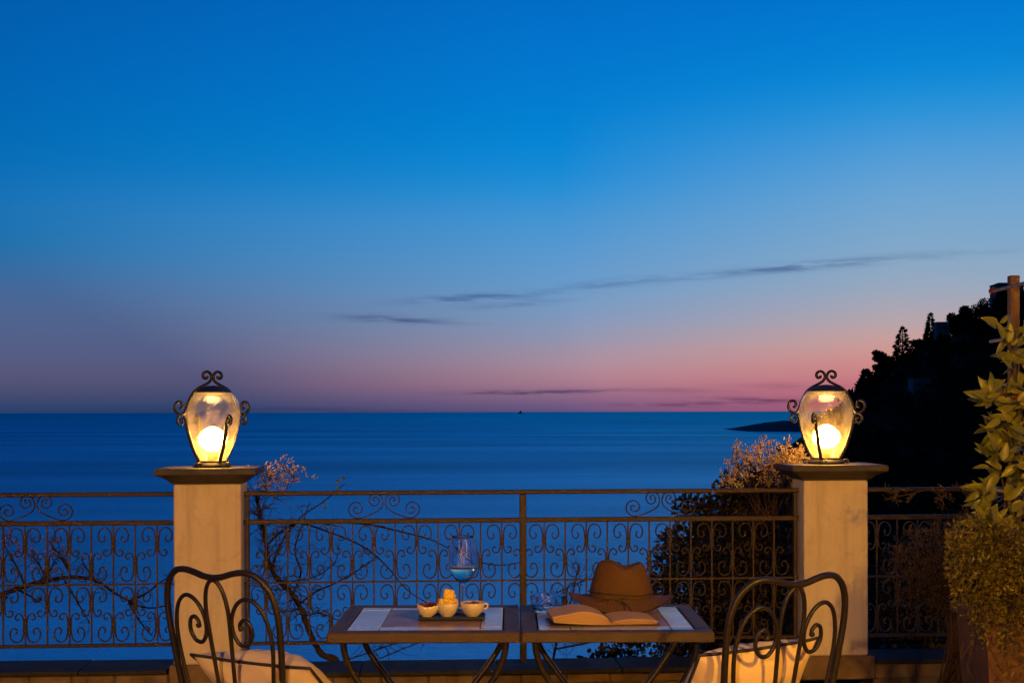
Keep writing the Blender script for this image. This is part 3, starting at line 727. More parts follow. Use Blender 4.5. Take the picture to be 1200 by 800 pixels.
# ------------------------------------------------------------------ straw hat
hc = on_table(727, 714)
t = thing('straw_hat', 'brown straw hat with pinched crown and thin dark cord', 'hat', hc, R(-4))
def hat_ring(q):   # crown ring half axes at height fraction q
    return .108-.030*q**1.6, .092-.026*q**1.6
m = MB(); SEG = 48; rows = []
hC = .108; z0 = .050
for q in [i/10 for i in range(11)]+[1.04, 1.06]:
    a_, b_ = hat_ring(min(q, 1));
    if q > 1: f_ = {1.04: .93, 1.06: .8}[q]; a_, b_ = a_*f_, b_*f_
    rows.append([(a_, b_, z0+hC*q)])
for (a_, b_, z), in rows:
    for k in range(SEG):
        an = 2*math.pi*k/SEG; x, y = a_*math.cos(an), b_*math.sin(an)
        qq = (z-z0)/hC
        pin = math.exp(-((x+.062)/.03)**2)*(.022*qq*qq)*abs(math.sin(an))   # pinches near the front
        y -= math.copysign(pin, y)
        dip = -.015*math.exp(-((x-.015)/.035)**2)*max(0, qq-.6)/.4 + .006*math.exp(-((x+.045)/.03)**2)*max(0, qq-.6)/.4
        m.v.append((x, y, z+dip))
nr = len(rows)
for i in range(nr-1):
    for k in range(SEG): m.f.append((i*SEG+k, i*SEG+(k+1) % SEG, (i+1)*SEG+(k+1) % SEG, (i+1)*SEG+k))
# sunken top
a_, b_, z = rows[-1][0]; base_n = len(m.v)
for f_, dz in ((.6, -.012), (.3, -.022), (.02, -.025)):
    for k in range(SEG):
        an = 2*math.pi*k/SEG; x = a_*f_*math.cos(an); y = b_*f_*math.sin(an)
        m.v.append((x, y, z+dz-.008*math.exp(-((x-.015)/.035)**2)+.006*math.exp(-((x+.045)/.03)**2)))
for i in range(3):
    o_ = (nr-1)*SEG if i == 0 else base_n+(i-1)*SEG; n_ = base_n+i*SEG
    for k in range(SEG): m.f.append((o_+k, o_+(k+1) % SEG, n_+(k+1) % SEG, n_+k))
m.build('crown', straw, t)
m = MB(); RB = 8
def brim_z(an, f_):
    # sides rolled up, front and back dipping on to the table
    side = math.cos(an)**2
    return z0-.001 + (-.044*(1-side)+(.002 if math.cos(an) < 0 else -.006)*side)*f_ + .008*f_**4*side
for lay in (0, .0035):
    for i in range(RB+1):
        f_ = i/RB
        for k in range(SEG):
            an = 2*math.pi*k/SEG; a_ = .106+(.180-.106)*f_; b_ = .090+(.160-.090)*f_
            m.v.append((a_*math.cos(an), b_*math.sin(an), brim_z(an, f_)-lay))
for L_ in (0, 1):
    o_ = L_*(RB+1)*SEG
    for i in range(RB):
        for k in range(SEG):
            q = (o_+i*SEG+k, o_+i*SEG+(k+1) % SEG, o_+(i+1)*SEG+(k+1) % SEG, o_+(i+1)*SEG+k); m.f.append(q if L_ else q[::-1])
for k in range(SEG):
    a = RB*SEG+k; b = RB*SEG+(k+1) % SEG; o_ = (RB+1)*SEG; m.f.append((a, b, b+o_, a+o_))
m.build('brim', straw, t)
m = MB(); ring = [(1.02*.1075*math.cos(a), 1.02*.0915*math.sin(a), z0+.013+.004*math.sin(a*2)) for a in [2*math.pi*k/40 for k in range(41)]]
m.tube(ring, .0028, 6); cb = m.build('cord', straw_cord, t)
for pts in ([(-.01, -.096, .045), (-.035, -.108, .052), (-.055, -.110, .050), (-.07, -.105, .055)], [(-.01, -.096, .045), (.01, -.106, .055), (.022, -.108, .050)], [(-.01, -.096, .045), (.02, -.122, .035), (.035, -.150, .012), (.030, -.160, -.008), (.015, -.163, -.012)], [(-.01, -.096, .045), (.012, -.128, .030), (.014, -.158, .006), (.0, -.165, -.010)]):
    m = MB(); m.tube(spline(pts, 5), .0017, 5); m.build('cord_end', straw_cord, cb)
m = MB(); m.lathe([(.0005, -.006), (.006, -.003), (.007, .001), (.004, .005), (.0005, .006)], 10); o = m.build('cord_knot', straw_cord, cb); o.location = (-.01, -.098, .045)

# ================================================================== CHAIRS AND CUSHIONS
def chair(bx_, by_, rz, label):
    """bx_, by_: where the top middle of the back stands"""
    yb = lambda u, v: -.175-(max(v, .3)-.45)*.20+.45*u*u
    off = Vector((0, yb(0, .9), 0)); off.rotate(Matrix.Rotation(rz, 3, 'Z'))
    base = Vector((bx_, by_, 0))-off
    t = thing('iron_chair', label, 'chair', base, rz, 'curled iron garden chairs')
    P = lambda u, v: (u, yb(u, v), v)
    hp_ = [(.0, .896), (.035, .900), (.075, .911), (.115, .917), (.155, .909), (.190, .878), (.210, .83), (.217, .77), (.214, .70), (.206, .60), (.194, .50), (.186, .43), (.182, .3), (.185, .15), (.195, .01)]
    hs = spline(hp_, 5); full = [(-u, v) for u, v in hs][::-1]+hs[1:]
    m = MB(); m.tube([P(u, v) for u, v in full], .0102, 10); m.build('back_frame', iron_chair, t)
    lp = [(.028, .43), (.032, .55), (.040, .70), (.043, .79), (.034, .85), (.016, .882), (0, .889)]
    ls = spline(lp, 5); lf = [(-u, v) for u, v in ls]+ls[::-1][1:]
    m = MB(); m.tube([P(u, v) for u, v in lf], .0066, 8); m.build('back_loop', iron_chair, t)
    sp = [(.155, .47), (.172, .57), (.185, .68), (.181, .75), (.160, .808), (.122, .835), (.082, .82), (.055, .775), (.053, .725), (.074, .690), (.103, .692), (.121, .722), (.116, .757), (.096, .768), (.081, .752), (.086, .735)]
    for sg in (-1, 1):
        m = MB(); m.tube([P(sg*u, v) for u, v in spline(sp, 5)], [.0066]*(len(spline(sp, 5))-4)+[.008, .0095, .0085, .006], 8); m.build('back_scroll', iron_chair, t)
    m = MB(); m.lathe([(0, .418), (.195, .418), (.203, .424), (.203, .434), (.195, .438), (0, .436)], 40, ey=.95); m.build('seat', iron_chair, t, sharp=.6)
    for sg in (-1, 1):
        m = MB(); m.tube(spline([(sg*.14, .13, .42), (sg*.165, .165, .3), (sg*.17, .175, .15), (sg*.185, .19, .005)], 4), .010, 8); m.build('leg', iron_chair, t)
    m = MB(); m.tube([(-.166, -.13, .2), (-.168, .17, .2)], .006, 6); m.build('stretcher', iron_chair, t)
    m = MB(); m.tube([(.166, -.13, .2), (.168, .17, .2)], .006, 6); m.build('stretcher', iron_chair, t)
    m = MB(); m.tube([P(-.19, .47), P(.19, .47)], .006, 6); m.build('back_rail', iron_chair, t)
    return t
def cushion(ch, loc, rot, w_, h_, th, label, seed):
    mw = Matrix.Translation(ch.location) @ Matrix.Rotation(ch.rotation_euler.z, 4, 'Z') @ Matrix.Translation(loc)
    t = thing('cushion', label, 'cushion', mw.translation, 0, 'cream cushions on the chairs')
    t.rotation_euler = (Matrix.Rotation(ch.rotation_euler.z, 4, 'Z') @ Matrix.Rotation(rot[2], 4, 'Z') @ Matrix.Rotation(rot[0], 4, 'X') @ Matrix.Rotation(rot[1], 4, 'Y')).to_euler()
    N = 28
    def edge(u, v):
        a = 1-.07*(1-v*v)*1.0 if True else 1
        return u*w_/2*(1-.055*(1-v*v)), v*h_/2*(1-.06*(1-u*u))
    m = MB()
    for side in (-1, 1):
        n0 = len(m.v)
        for j in range(N+1):
            for i in range(N+1):
                u, v = -1+2*i/N, -1+2*j/N
                x, z = edge(u, v)
                q = max(0, (1-abs(u)**2.2))**.55*max(0, (1-abs(v)**2.2))**.55
                wr = 1+.16*noise.noise(Vector((u*2.1+seed, v*2.1, side)))+.10*noise.noise(Vector((u*7+seed, v*1.6, side*2)))*(1-abs(u)*.3)
                m.v.append((x, side*th/2*q*wr, z+.006*noise.noise(Vector((u*2, v*2, seed)))))
        for j in range(N):
            for i in range(N):
                a = n0+j*(N+1)+i; f_ = (a, a+1, a+N+2, a+N+1); m.f.append(f_ if side < 0 else f_[::-1])
    m.build('cover', canvas, t)
    loop = []
    for k in range(4*16+1):
        q = k/16; e = int(q) % 4; f_ = q-int(q)
        u, v = [(-1+2*f_, -1), (1, -1+2*f_), (1-2*f_, 1), (-1, 1-2*f_)][e]
        x, z = edge(u, v); loop.append((x*1.006, 0, z*1.006+.006*noise.noise(Vector((u*2, v*2, seed)))))
    m = MB(); m.tube(loop, .0055, 6, caps=False); m.build('piping', piping_m, t)
    return t
ch1 = chair((248-600)/F*4.12, 4.12, R(-28), 'curled iron chair in front of the cream pillar')
ch2 = chair((934-600)/F*3.92, 3.92, R(28), 'curled iron chair in front of the golden pillar')
cushion(ch1, Vector((.05, -.005, .510)), (R(52), R(1), 0), .46, .38, .20, 'cream cushion with dark piping on the chair by the wine-glass table', 1.0)
cushion(ch2, Vector((-.03, -.025, .552)), (R(38), R(-3), 0), .43, .38, .19, 'cream cushion with dark piping on the chair by the hat table', 5.0)

# ================================================================== PLANTS
def wp(px, py, t): return W(s_of(px, t), t, wz(px, py, t))
def twigs(mb, path, n, L, r0, up=.3, sub=2, spread=1.0, tips=None, lo=0.1):
    for _ in range(n):
        i = rnd.randint(int(lo*(len(path)-1)), len(path)-2); p = Vector(path[i]).lerp(Vector(path[i+1]), rnd.random())
        d = (rvec()*spread+Vector((0, 0, up))); d.y *= .6; d.normalize()
        l = L*rnd.uniform(.4, 1.2); pts = [p]; q = p.copy()
        for k in range(4):
            d = (d+rvec()*.35).normalized(); q = q+d*l/4; pts.append(q.copy())
        mb.tube(pts, [r0, r0*.8, r0*.65, r0*.5, r0*.3], 4, caps=False)
        if tips is not None: tips.append((pts[-1], d.copy()))
        for _k in range(sub):
            j = rnd.randint(1, 3); q = pts[j].copy(); d2 = (d+rvec()*.9).normalized(); sp_ = [q.copy()]
            for k in range(3): d2 = (d2+rvec()*.3).normalized(); q = q+d2*l*.18; sp_.append(q.copy())
            mb.tube(sp_, [r0*.5, r0*.45, r0*.35, r0*.2], 3, caps=False)
            if tips is not None: tips.append((sp_[-1], d2.copy()))
def sprig(mb, p, d, n, L):
    for _ in range(n):
        mb.leaf(p-d*rnd.uniform(0, L*2.2)+rvec()*L*.25, d+rvec()*.9, rvec(), L*rnd.uniform(.5, 1.1), L*rnd.uniform(.28, .5))
def rel(pts, o): return [tuple(Vector(p)-o) for p in pts]
# --- gnarled bare vine beside the cream pillar
T = .30
org = wp(396, 790, T)
t = thing('bare_shrub', 'gnarled bare shrub climbing the long railing beside the cream pillar', 'shrub', org, 0)
trunk = [wp(x, y, T+dt) for x, y, dt in ((400, 840, .1), (396, 778, .05), (376, 766, .0), (363, 742, 0), (353, 715, .02), (340, 694, 0), (323, 676, -.02), (313, 655, .0), (311, 632, 0), (304, 603, .05), (300, 578, .05))]
tp = spline(rel(trunk, org), 5); n = len(tp)
m = MB(); m.tube([(a+rnd.uniform(-.004, .004), b, c) for a, b, c in tp], [.020*(1-.6*i/n)*rnd.uniform(.85, 1.15) for i in range(n)], 7); m.build('trunk', bark, t)
br = [[(350, 708), (368, 694), (390, 684), (412, 672), (430, 660), (442, 652)], [(320, 672), (322, 650), (336, 625), (355, 603), (378, 588), (404, 566)], [(305, 612), (345, 611), (388, 624), (425, 640), (450, 660), (476, 690), (500, 706)],
      [(380, 611), (430, 614), (475, 624), (505, 632), (530, 645)], [(525, 640), (555, 656), (585, 662), (612, 658)], [(311, 640), (330, 622), (350, 612), (380, 613), (395, 617)], [(342, 696), (352, 672), (345, 645), (352, 620), (362, 590)], [(336, 690), (318, 690), (305, 680)],
      [(356, 722), (372, 718), (395, 726), (420, 740)], [(352, 712), (330, 716), (318, 700), (300, 690)], [(330, 684), (345, 680), (368, 676), (392, 660)], [(395, 776), (420, 768), (455, 756), (490, 742)], [(396, 778), (440, 772), (470, 760), (505, 748)]]
B = MB(); tips = []; brp = []
for q in br:
    P_ = spline(rel([wp(x, y, T+rnd.uniform(-.06, .12)) for x, y in q], org), 4); n = len(P_); brp.append(P_)
    r0 = .0065 if len(q) > 4 else .0048
    B.tube(P_, [r0*(1-.6*i/n) for i in range(n)], 5, caps=False)
for i, P_ in enumerate(brp):
    if i in (1, 2, 3, 4): twigs(B, P_, 4, .05, .0014, tips=None)
    else: twigs(B, P_, 16, .15, .0020, tips=None)
twigs(B, tp, 80, .20, .0029, up=.4, tips=None, lo=.35)
B.build('branches', bark, t)
B = MB(); tips = []
head = spline(rel([wp(x, y, T) for x, y in ((300, 610), (306, 590), (312, 570), (318, 555))], org), 4)
head2 = spline(rel([wp(x, y, T+.05) for x, y in ((302, 605), (320, 590), (334, 575), (345, 560))], org), 4)
twigs(B, head, 40, .13, .0020, up=.7, sub=2, tips=tips); twigs(B, head2, 26, .11, .0018, up=.7, sub=2, tips=tips)
B.build('twigs', twig_m, t)
L_ = MB()
for p, d_ in tips:
    if p.z+org.z > ZT-.02: sprig(L_, p, d_, 5, .021)
L_.build('sprigs', sprig_m, t, smooth=False)
L_ = MB()
for (x, y) in ((392, 572), (398, 566), (386, 580), (404, 563), (376, 590), (378, 596)):
    p = wp(x, y, T)-org; L_.leaf(p, Vector((rnd.uniform(-.6, .8), -.2, rnd.uniform(-.6, .6))), Vector((0, -1, .4)), .040, .018)
L_.build('leaves', leaf_small, t, smooth=False)
# --- bare vine behind the left railing
org = wp(-20, 760, T)
t = thing('bare_vine', 'dark leafless vine with pink buds behind the railing left of the cream pillar', 'vine', org, 0)
main = spline(rel([wp(x, y, T) for x, y in ((-60, 900), (-40, 730), (-10, 702), (25, 688), (60, 679), (85, 676), (112, 680), (135, 695), (155, 706))], org), 5); n = len(main)
m = MB(); m.tube(main, [.019*(1-.75*i/n)*rnd.uniform(.85, 1.2) for i in range(n)], 7); m.build('trunk', bark, t)
br = [[(20, 690), (35, 698), (45, 705), (48, 698)], [(82, 676), (78, 660), (68, 648), (60, 640)], [(80, 668), (72, 655), (64, 650)], [(112, 682), (105, 672), (95, 655)], [(150, 704), (170, 695), (190, 680), (205, 672)], [(150, 706), (175, 712), (200, 708)], [(75, 680), (90, 705), (105, 730)], [(30, 690), (20, 665), (8, 645), (2, 625)], [(45, 683), (58, 668), (64, 655)], [(55, 680), (45, 660), (35, 650)], [(8, 700), (-5, 690), (-15, 670)], [(150, 706), (165, 730), (178, 745)]]
B = MB(); tips = []
for q in br:
    P_ = spline(rel([wp(x, y, T+rnd.uniform(-.05, .1)) for x, y in q], org), 4); n = len(P_)
    B.tube(P_, [.007*(1-.65*i/n) for i in range(n)], 5, caps=False); twigs(B, P_, 11, .11, .0018, tips=tips)
twigs(B, main, 22, .14, .002, tips=tips, lo=.3)
for (x, y) in ((60, 640), (62, 625), (20, 648), (36, 640), (8, 632)):
    P_ = spline(rel([wp(x, y+18, T), wp(x+2, y, T), wp(x-2, y-12, T)], org), 3); twigs(B, P_, 9, .07, .0015, tips=tips)
B.build('branches', bark, t)
L_ = MB()
for p, d_ in tips:
    if p.z+org.z > wz(60, 672, T) and p.x+org.x < W(s_of(75, T), T, 0).x: sprig(L_, p, d_, 4, .012)
L_.build('buds', mat('pink bud', (.36, .14, .12), .8, c2=(.42, .22, .16), trans=.2), t, smooth=False)

# --- evergreen shrub behind the right half of the long railing
def blob(mb, lst, n, L, wd):
    tot = sum(r*r for *_, r in lst)
    for (x, y, dt, r) in lst:
        c = wp(x, y, dt); rr = r/F*wdepth(s_of(x, dt), dt)
        crown_leaves(mb, c-org, rr, rr*.8, rr, int(n*r*r/tot), L, wd, .25)
org = wp(870, 800, .9); org.z = -1.4
t = thing('evergreen_shrub', 'dense dark evergreen shrub behind the railing next to the golden pillar', 'shrub', org, 0)
m = MB(); tb = [(0, 0, 0), (.05, .05, .5), (-.05, 0, 1.1), (.0, 0, 1.6), (.05, 0, 2.1)]
m.tube(spline(tb, 4), [.05*(1-.6*i/17) for i in range(17)], 7)
for k in range(16):
    a = rnd.uniform(-.6, .6); z = rnd.uniform(.6, 1.7); m.tube([(0, 0, z), (a*.6, rnd.uniform(-.2, .2), z+.2), (a*1.2, rnd.uniform(-.3, .2), z+.35)], [.018, .012, .005], 5)
m.build('trunk', bark, t)
L_ = MB()
blob(L_, [(880, 590, .7, 36), (910, 600, .7, 34), (845, 600, .7, 34), (822, 606, .7, 24), (806, 590, .6, 13), (796, 600, .6, 10), (850, 650, .8, 55), (900, 660, .8, 55), (806, 640, .7, 28), (785, 632, .6, 14), (782, 660, .7, 22), (800, 690, .8, 40), (860, 710, .8, 60), (915, 720, .8, 50), (780, 740, .8, 34), (730, 765, .7, 26), (820, 750, .8, 45), (870, 765, .8, 50), (700, 778, .7, 22), (775, 690, .7, 20), (885, 565, .7, 26), (915, 565, .7, 22), (855, 572, .7, 18)], 15000, .042, .024)
L_.build('crown', leaf_dark, t, smooth=False)
# --- pale dry sprigs on top of it
org = wp(900, 640, .45)
t = thing('dry_flowering_shrub', 'pale dry flowering sprigs standing above the rail beside the golden pillar', 'shrub', org, 0)
B = MB(); tips = []
for k in range(20):
    x = rnd.uniform(848, 940); hi_ = 514+abs(x-885)*.45+rnd.uniform(0, 40)*rnd.random()+4 if x < 915 else 526+rnd.uniform(0, 22)
    q = [wp(905+rnd.uniform(-25, 12), 620, .45), wp(x*.5+450, 585, .45+rnd.uniform(-.1, .1)), wp(x+rnd.uniform(-5, 5), (hi_+575)/2, .42+rnd.uniform(-.12, .1)), wp(x, hi_, .40+rnd.uniform(-.15, .1))]
    P_ = spline(rel(q, org), 4); n = len(P_); B.tube(P_, [.0035*(1-.6*i/n) for i in range(n)], 4, caps=False)
    twigs(B, P_, 7, .085, .0014, up=.8, sub=2, tips=tips, lo=.55); tips.append((Vector(P_[-1]), Vector((rnd.uniform(-.3, .3), 0, 1))))
for k in range(9):   # taller single stems
    x = rnd.uniform(858, 925); q = [wp(900, 610, .45), wp(x*.6+360, 575, .45), wp(x-3, 545, .42), wp(x, 512+rnd.uniform(0, 12), .4)]
    P_ = spline(rel(q, org), 4); B.tube(P_, .0020, 4, caps=False); twigs(B, P_, 6, .05, .0012, up=.9, sub=1, tips=tips, lo=.65); tips.append((Vector(P_[-1]), Vector((0, 0, 1))))
for k in range(12):   # tips by the lantern
    x = rnd.uniform(925, 948); q = [wp(920, 590, .4), wp(x-4, 560, .38), wp(x, 530+rnd.uniform(-6, 10), .36)]
    P_ = spline(rel(q, org), 4); B.tube(P_, .0018, 4, caps=False); twigs(B, P_, 5, .05, .0011, up=.6, tips=tips, lo=.6)
B.build('stems', twig_m, t)
L_ = MB()
for p, d_ in tips: sprig(L_, p, d_, 4, .021)
L_.build('sprigs', sprig_m, t, smooth=False)
L_ = MB()
for k in range(7):
    p = wp(886+rnd.uniform(-20, 20), 574-rnd.uniform(0, 14), .25)-org; L_.leaf(p, Vector((rnd.uniform(-.8, .8), -.1, rnd.uniform(.2, 1))), Vector((0, -1, .3)), .06, .014)
L_.build('leaves', leaf_small, t, smooth=False)
# --- bare twigs below the tables, behind the kerb
org = wp(665, 800, .6); org.z = -1.4
t = thing('bare_twig_bush', 'thin bare twigs rising behind the railing by the hat', 'shrub', org, 0)
B = MB(); P_ = spline(rel([wp(640, 830, .6), wp(650, 760, .55), wp(668, 705, .5), wp(678, 660, .45)], org), 5)
B.tube([(0, 0, 0), P_[0]], [.02, .012], 6); B.tube(P_, [.010*(1-.7*i/len(P_)) for i in range(len(P_))], 5, caps=False); twigs(B, P_, 34, .2, .0018, up=.4, sub=3, lo=.3)
P2 = spline(rel([wp(650, 760, .5), wp(690, 752, .5), wp(720, 742, .5)], org), 4); B.tube(P2, .006, 5, caps=False); twigs(B, P2, 12, .12, .0018)
P2 = spline(rel([wp(620, 712, .5), wp(660, 690, .5), wp(700, 676, .5), (wp(750, 674, .5))], org), 4); B.tube(P2, .0035, 5, caps=False); twigs(B, P2, 14, .09, .0016)
B.build('branches', bark, t)
# --- shrub behind the short railing
org = wp(1080, 800, .9); org.z = -1.4
t = thing('evergreen_shrub', 'dark shrub filling the gap behind the short railing', 'shrub', org, 0)
m = MB(); m.tube(spline([(0, 0, 0), (.05, 0, .6), (0, 0, 1.2), (.05, 0, 1.6)], 4), [.04*(1-.6*i/13) for i in range(13)], 6)
for k in range(10):
    a = rnd.uniform(-.6, .6); z = rnd.uniform(.6, 1.4); m.tube([(0, 0, z), (a*.6, rnd.uniform(-.2, .2), z+.2), (a*1.2, rnd.uniform(-.3, .2), z+.35)], [.016, .011, .005], 5)
m.build('trunk', bark, t)
L_ = MB(); blob(L_, [(1050, 690, .9, 40), (1090, 680, .9, 50), (1120, 650, .9, 50), (1040, 720, .9, 40), (1090, 725, .9, 45), (1060, 650, .9, 26)], 5000, .045, .024); L_.build('crown', leaf_dark, t, smooth=False)
del T

# ------------------------------------------------------------------ trellis with its climber, planters
TX = 2.345
t = thing('trellis', 'timber post trellis with thin rods rising above the climber', 'trellis', (TX, 6.30, 0), 0)
def post(y): m = MB(); m.box(-.022, .022, y-.022, y+.022, 0, 2.03, .003); m.build('post', wood_post, t, smooth=False)
post(0); post(-1.75)
for z, y1 in ((1.975, .18), (1.735, .22), (1.52, .25), (1.275, .22), (1.02, .2), (.78, .2)):
    m = MB(); m.tube([(-.030, y1, z), (-.030, -1.9, z)], .008, 8); r_ = m.build('rod', rod_m, t)
    if z in (1.975, 1.52):
        m = MB(); m.lathe([(.0005, -.02), (.013, -.015), (.02, 0), (.013, .015), (.0005, .02)], 16); o = m.build('ball_finial', red_m, r_); o.location = (-.030, y1+.01, z)
# climber: large leaves, each its own piece
def big_leaf_mesh(L, wd, curl):
    m = MB(); N = 6
    for i in range(N+1):
        u = i/N; wv_ = wd*.5*math.sin(math.pi*min(1, u**.8))**.8*(1 if 0 < u < 1 else 0)+.0004; z = -curl*u*u*L
        m.v += [(-wv_, u*L, z+wv_*.35), (0, u*L, z), (wv_, u*L, z+wv_*.35)]
    for i in range(N):
        a = i*3; m.f += [(a, a+1, a+4, a+3), (a+1, a+2, a+5, a+4)]
    return m.mesh('leaf', leaf_big)
LM = [big_leaf_mesh(.108, .042, .25), big_leaf_mesh(.095, .040, .1), big_leaf_mesh(.08, .034, .4), big_leaf_mesh(.10, .037, .55)]
org = Vector((2.36, 6.2, .5))
t = thing('climber', 'climbing plant with large yellow green leaves on the trellis', 'climbing plant', org, 0)
stems = []
for pts in ([(1190, 700), (1176, 620), (1182, 540), (1178, 470), (1186, 420), (1172, 385)], [(1200, 700), (1195, 600), (1200, 520), (1192, 440), (1196, 400)], [(1170, 660), (1160, 600), (1150, 575)], [(1185, 620), (1170, 540), (1160, 500)], [(1182, 470), (1165, 465), (1156, 455)], [(1198, 660), (1190, 600), (1196, 560), (1186, 510), (1192, 480)]):
    P_ = spline(rel([at(x, y, 6.15+rnd.uniform(-.1, .1)) for x, y in pts], org), 5); n = len(P_); stems.append(P_)
    m = MB(); m.tube(P_, [.006*(1-.6*i/n) for i in range(n)], 6); m.build('stem', twig_m, t)
def add_leaf(px, py, d, dx, dz, k, dy=-.25, roll=0.0, s=1.0):
    p = at(px, py, d)-org; dr = Vector((dx, dy, dz)).normalized()
    side = dr.cross(Vector((0, -1, .5))).normalized(); nn = side.cross(dr)
    mtx = Matrix((side, dr, nn)).transposed() @ Matrix.Rotation(roll, 3, 'Y')
    o = link('leaf', LM[k % 4], t, p, mtx.to_euler()); o.scale = (s, s, s)
for (x, y, dx, dz, k) in ((1168, 385, -.8, .6, 1), (1176, 398, -.35, .9, 0), (1181, 402, .1, 1, 1), (1170, 378, -.9, .25, 2), (1185, 400, .6, .3, 3), (1190, 412, .8, -.1, 0), (1192, 405, .5, .5, 1), (1196, 420, .6, -.6, 3), (1199, 395, .2, .8, 2), (1180, 410, .4, -.5, 3),
                       (1164, 462, -.5, .7, 1), (1166, 468, -.9, .1, 1), (1170, 478, -.4, .6, 0), (1172, 490, -.5, -.3, 2), (1180, 482, .4, .6, 3), (1186, 476, .7, .2, 1), (1176, 500, -.4, -.7, 0), (1192, 470, .5, .5, 2),
                       (1158, 536, -.6, .7, 1), (1160, 548, -.8, .2, 2), (1166, 528, -.3, .8, 0), (1175, 540, .2, .9, 1), (1184, 530, .6, .5, 3), (1190, 545, .8, -.1, 0), (1170, 556, -.6, -.5, 3), (1180, 566, .1, -.8, 0), (1196, 560, .5, .3, 2), (1200, 535, .2, .8, 1),
                       (1162, 575, -.9, .25, 0), (1166, 580, -.3, .7, 3), (1176, 585, .5, .4, 0), (1190, 590, .6, -.3, 1), (1150, 615, -.95, .2, 0), (1152, 612, -.4, .75, 1), (1160, 613, .35, .7, 0), (1156, 620, -.8, -.35, 3), (1166, 618, .8, .1, 1), (1180, 605, -.4, -.8, 3), (1196, 620, -.5, -.8, 0), (1186, 600, .6, .5, 1)):
    add_leaf(x, y, 6.1+rnd.uniform(-.12, .08), dx, dz, k, rnd.uniform(-.5, .1), rnd.uniform(-.6, .6), rnd.uniform(.85, 1.1))
for P_ in stems:
    for _ in range(44):
        p = Vector(rnd.choice(P_[4:]))+org; px, py = 600+p.x/p.y*F, 482-(p.z-H)/p.y*F
        add_leaf(px+rnd.uniform(-4, 6), py+rnd.uniform(-8, 8), p.y+rnd.uniform(-.08, .12), rnd.uniform(-1, 1), rnd.uniform(-.6, .9), rnd.randint(0, 3), rnd.uniform(-.6, .4), rnd.uniform(-.8, .8), rnd.uniform(.6, .95))
m = MB()
for (x, y) in ((1192, 465), (1196, 468), (1198, 460), (1157, 452)):
    p = at(x, y, 6.1)-org
    for q in range(9): m.leaf(p, rvec(), rvec(), .022, .014)
m.build('flowers', mat('red flower', (.38, .06, .03), .6), t, smooth=False)
# planter and trailing plant
t = thing('planter', 'large terracotta trough planter at the foot of the trellis', 'planter', (2.58, 6.12, 0), 0)
def trough(x0, x1, y0, y1, x0b, x1b, y0b, y1b, z0, z1):
    m = MB(); m.v += [(x0b, y0b, z0), (x1b, y0b, z0), (x1b, y1b, z0), (x0b, y1b, z0), (x0, y0, z1), (x1, y0, z1), (x1, y1, z1), (x0, y1, z1)]
    m.f += [(3, 2, 1, 0), (0, 1, 5, 4), (1, 2, 6, 5), (2, 3, 7, 6), (3, 0, 4, 7), (4, 5, 6, 7)]; return m
trough(-.50, .5, -.2, .2, -.47, .47, -.18, .18, 0, .46).build('trough', terracotta, t, smooth=False)
m = MB(); m.box(-.525, .525, -.222, .222, .461, .51, .008); m.build('rim', terracotta, t, smooth=False)
m = MB(); m.box(-.47, .47, -.17, .17, .5, .516); m.build('soil', bark, t, smooth=False)
org = Vector((2.45, 6.08, .515))
t = thing('trailing_plant', 'small-leaved plant spilling over the terracotta planter', 'plant', org, 0)
B = MB(); L_ = MB()
for k in range(120):
    x = rnd.uniform(1120, 1215); y = rnd.uniform(618, 700); d = rnd.uniform(5.82, 6.1)
    p0 = at(1180+rnd.uniform(-30, 30), 690, 6.05); p1 = at(x, y, d); dr = rnd.uniform(20, 110) if x > 1145 else rnd.uniform(5, 35)
    p2 = at(x+rnd.uniform(-12, 8), y+dr, d-.08); p2.z = max(p2.z, .1)
    if rnd.random() < .15: p2 = at(x-rnd.uniform(5, 20), y-rnd.uniform(5, 25), d)
    P_ = spline(rel([p0, p1, p2], org), 6); B.tube(P_, .0016, 4, caps=False)
    for (a, b_, c) in P_[3:]:
        for q in range(7):
            v = rvec(); L_.leaf(Vector((a, b_, c))+v*.028, v+Vector((0, -.5, .2)), rvec(), rnd.uniform(.016, .034), rnd.uniform(.010, .018))
B.build('stems', twig_m, t); L_.build('foliage', leaf_small, t, smooth=False)
for pts in ([(1130, 690), (1140, 745), (1133, 780), (1140, 792)], [(1160, 760), (1172, 785), (1185, 798), (1196, 788)], [(1128, 752), (1125, 770), (1135, 757), (1142, 744)]):
    m = MB(); m.tube(spline(rel([at(x, y, 5.86) for x, y in pts], org), 6), .0028, 5); m.build('runner', twig_m, t)
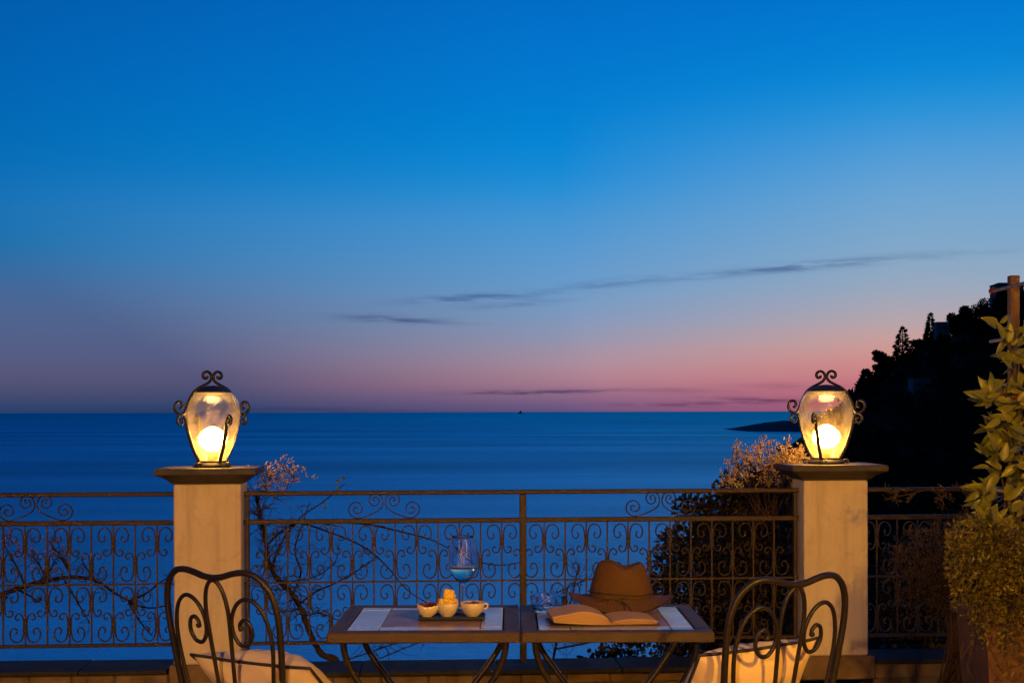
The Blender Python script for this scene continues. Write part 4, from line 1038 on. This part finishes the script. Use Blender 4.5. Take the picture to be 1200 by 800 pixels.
# dry bush between railing and planter
org = Vector((2.16, 6.72, 0))
t = thing('dry_bush', 'dry brown bush spreading between the planter and the short railing', 'bush', org, 0)
B = MB(); L_ = MB(); tips = []
for k in range(46):
    x = rnd.uniform(1052, 1160); y = rnd.uniform(615, 705); d = rnd.uniform(6.5, 6.85)
    q = [org+Vector((rnd.uniform(-.05, .1), rnd.uniform(-.05, .05), .02)), at(1125+rnd.uniform(-15, 15), 735, 6.7), at((x+1125)/2, (y+700)/2-8, 6.7), at(x, y, d)]
    P_ = spline(rel(q, org), 5); n = len(P_); B.tube(P_, [.005*(1-.75*i/n) for i in range(n)], 4, caps=False); twigs(B, P_, 12, .12, .0013, up=.25, sub=2, tips=tips, lo=.5)
for (x, y, x2, y2) in ((1125, 570, 1150, 625), (1100, 577, 1104, 600), (1045, 583, 1090, 572), (1130, 600, 1150, 625)):
    P_ = spline(rel([at(x2, y2, 6.7), at((x+x2)/2+3, (y+y2)/2, 6.7), at(x, y, 6.7)], org), 4); B.tube(P_, .0028, 4, caps=False); twigs(B, P_, 10, .06, .0014, up=.5, tips=tips, lo=.4)
B.build('stems', twig_m, t)
for p, d_ in tips: sprig(L_, p, d_, 5, .018)
L_.build('foliage', leaf_dry, t, smooth=False)

# ================================================================== HOUSE SIDE (behind the viewer): its wall lamps light the terrace
t = thing('house_front', 'plastered house front at the back of the terrace, behind the viewer', 'house', (0, -3.2, 0), 0)
m = MB(); m.box(-7, 7, -.3, 0, 0, 5.5); m.build('wall', plaster, t, smooth=False)
m = MB(); m.box(1.9, 7, .002, 4.2, 0, 5.4); m.build('wing', plaster, t, smooth=False)
def wall_lamp(p, rz, label, k, c):
    t = thing('wall_lamp', label, 'lamp', p, rz, 'wall lamps of the house')
    m = MB(); m.box(-.05, .05, 0, .02, -.1, .1, .004); m.build('backplate', iron_lamp, t, smooth=False)
    m = MB(); m.tube(spline([(0, .02, .05), (0, .1, .12), (0, .2, .08)], 5), .008, 6); m.build('arm', iron_lamp, t)
    m = MB(); m.lathe([(.0, .06), (.05, .05), (.09, .02), (.1, .0)], 24, (0, .2, 0)); m.build('shade', iron_lamp, t)
    m = MB(); N = 10; m.lathe([(max(.055*math.sin(math.pi*i/N), .0005), -.055*math.cos(math.pi*i/N)-.03) for i in range(N+1)], 20, (0, .2, 0))
    m.build('bulb', emit('lit wall bulb', c, k), t)
wall_lamp((-1.6, -3.2, 2.5), 0, 'lit wall lamp on the house front', 9300, (1, .51, .17))
wall_lamp((2.25, 1.002, 2.4), 0, 'lit wall lamp on the wing of the house nearer the planter', 4100, (1, .47, .02))
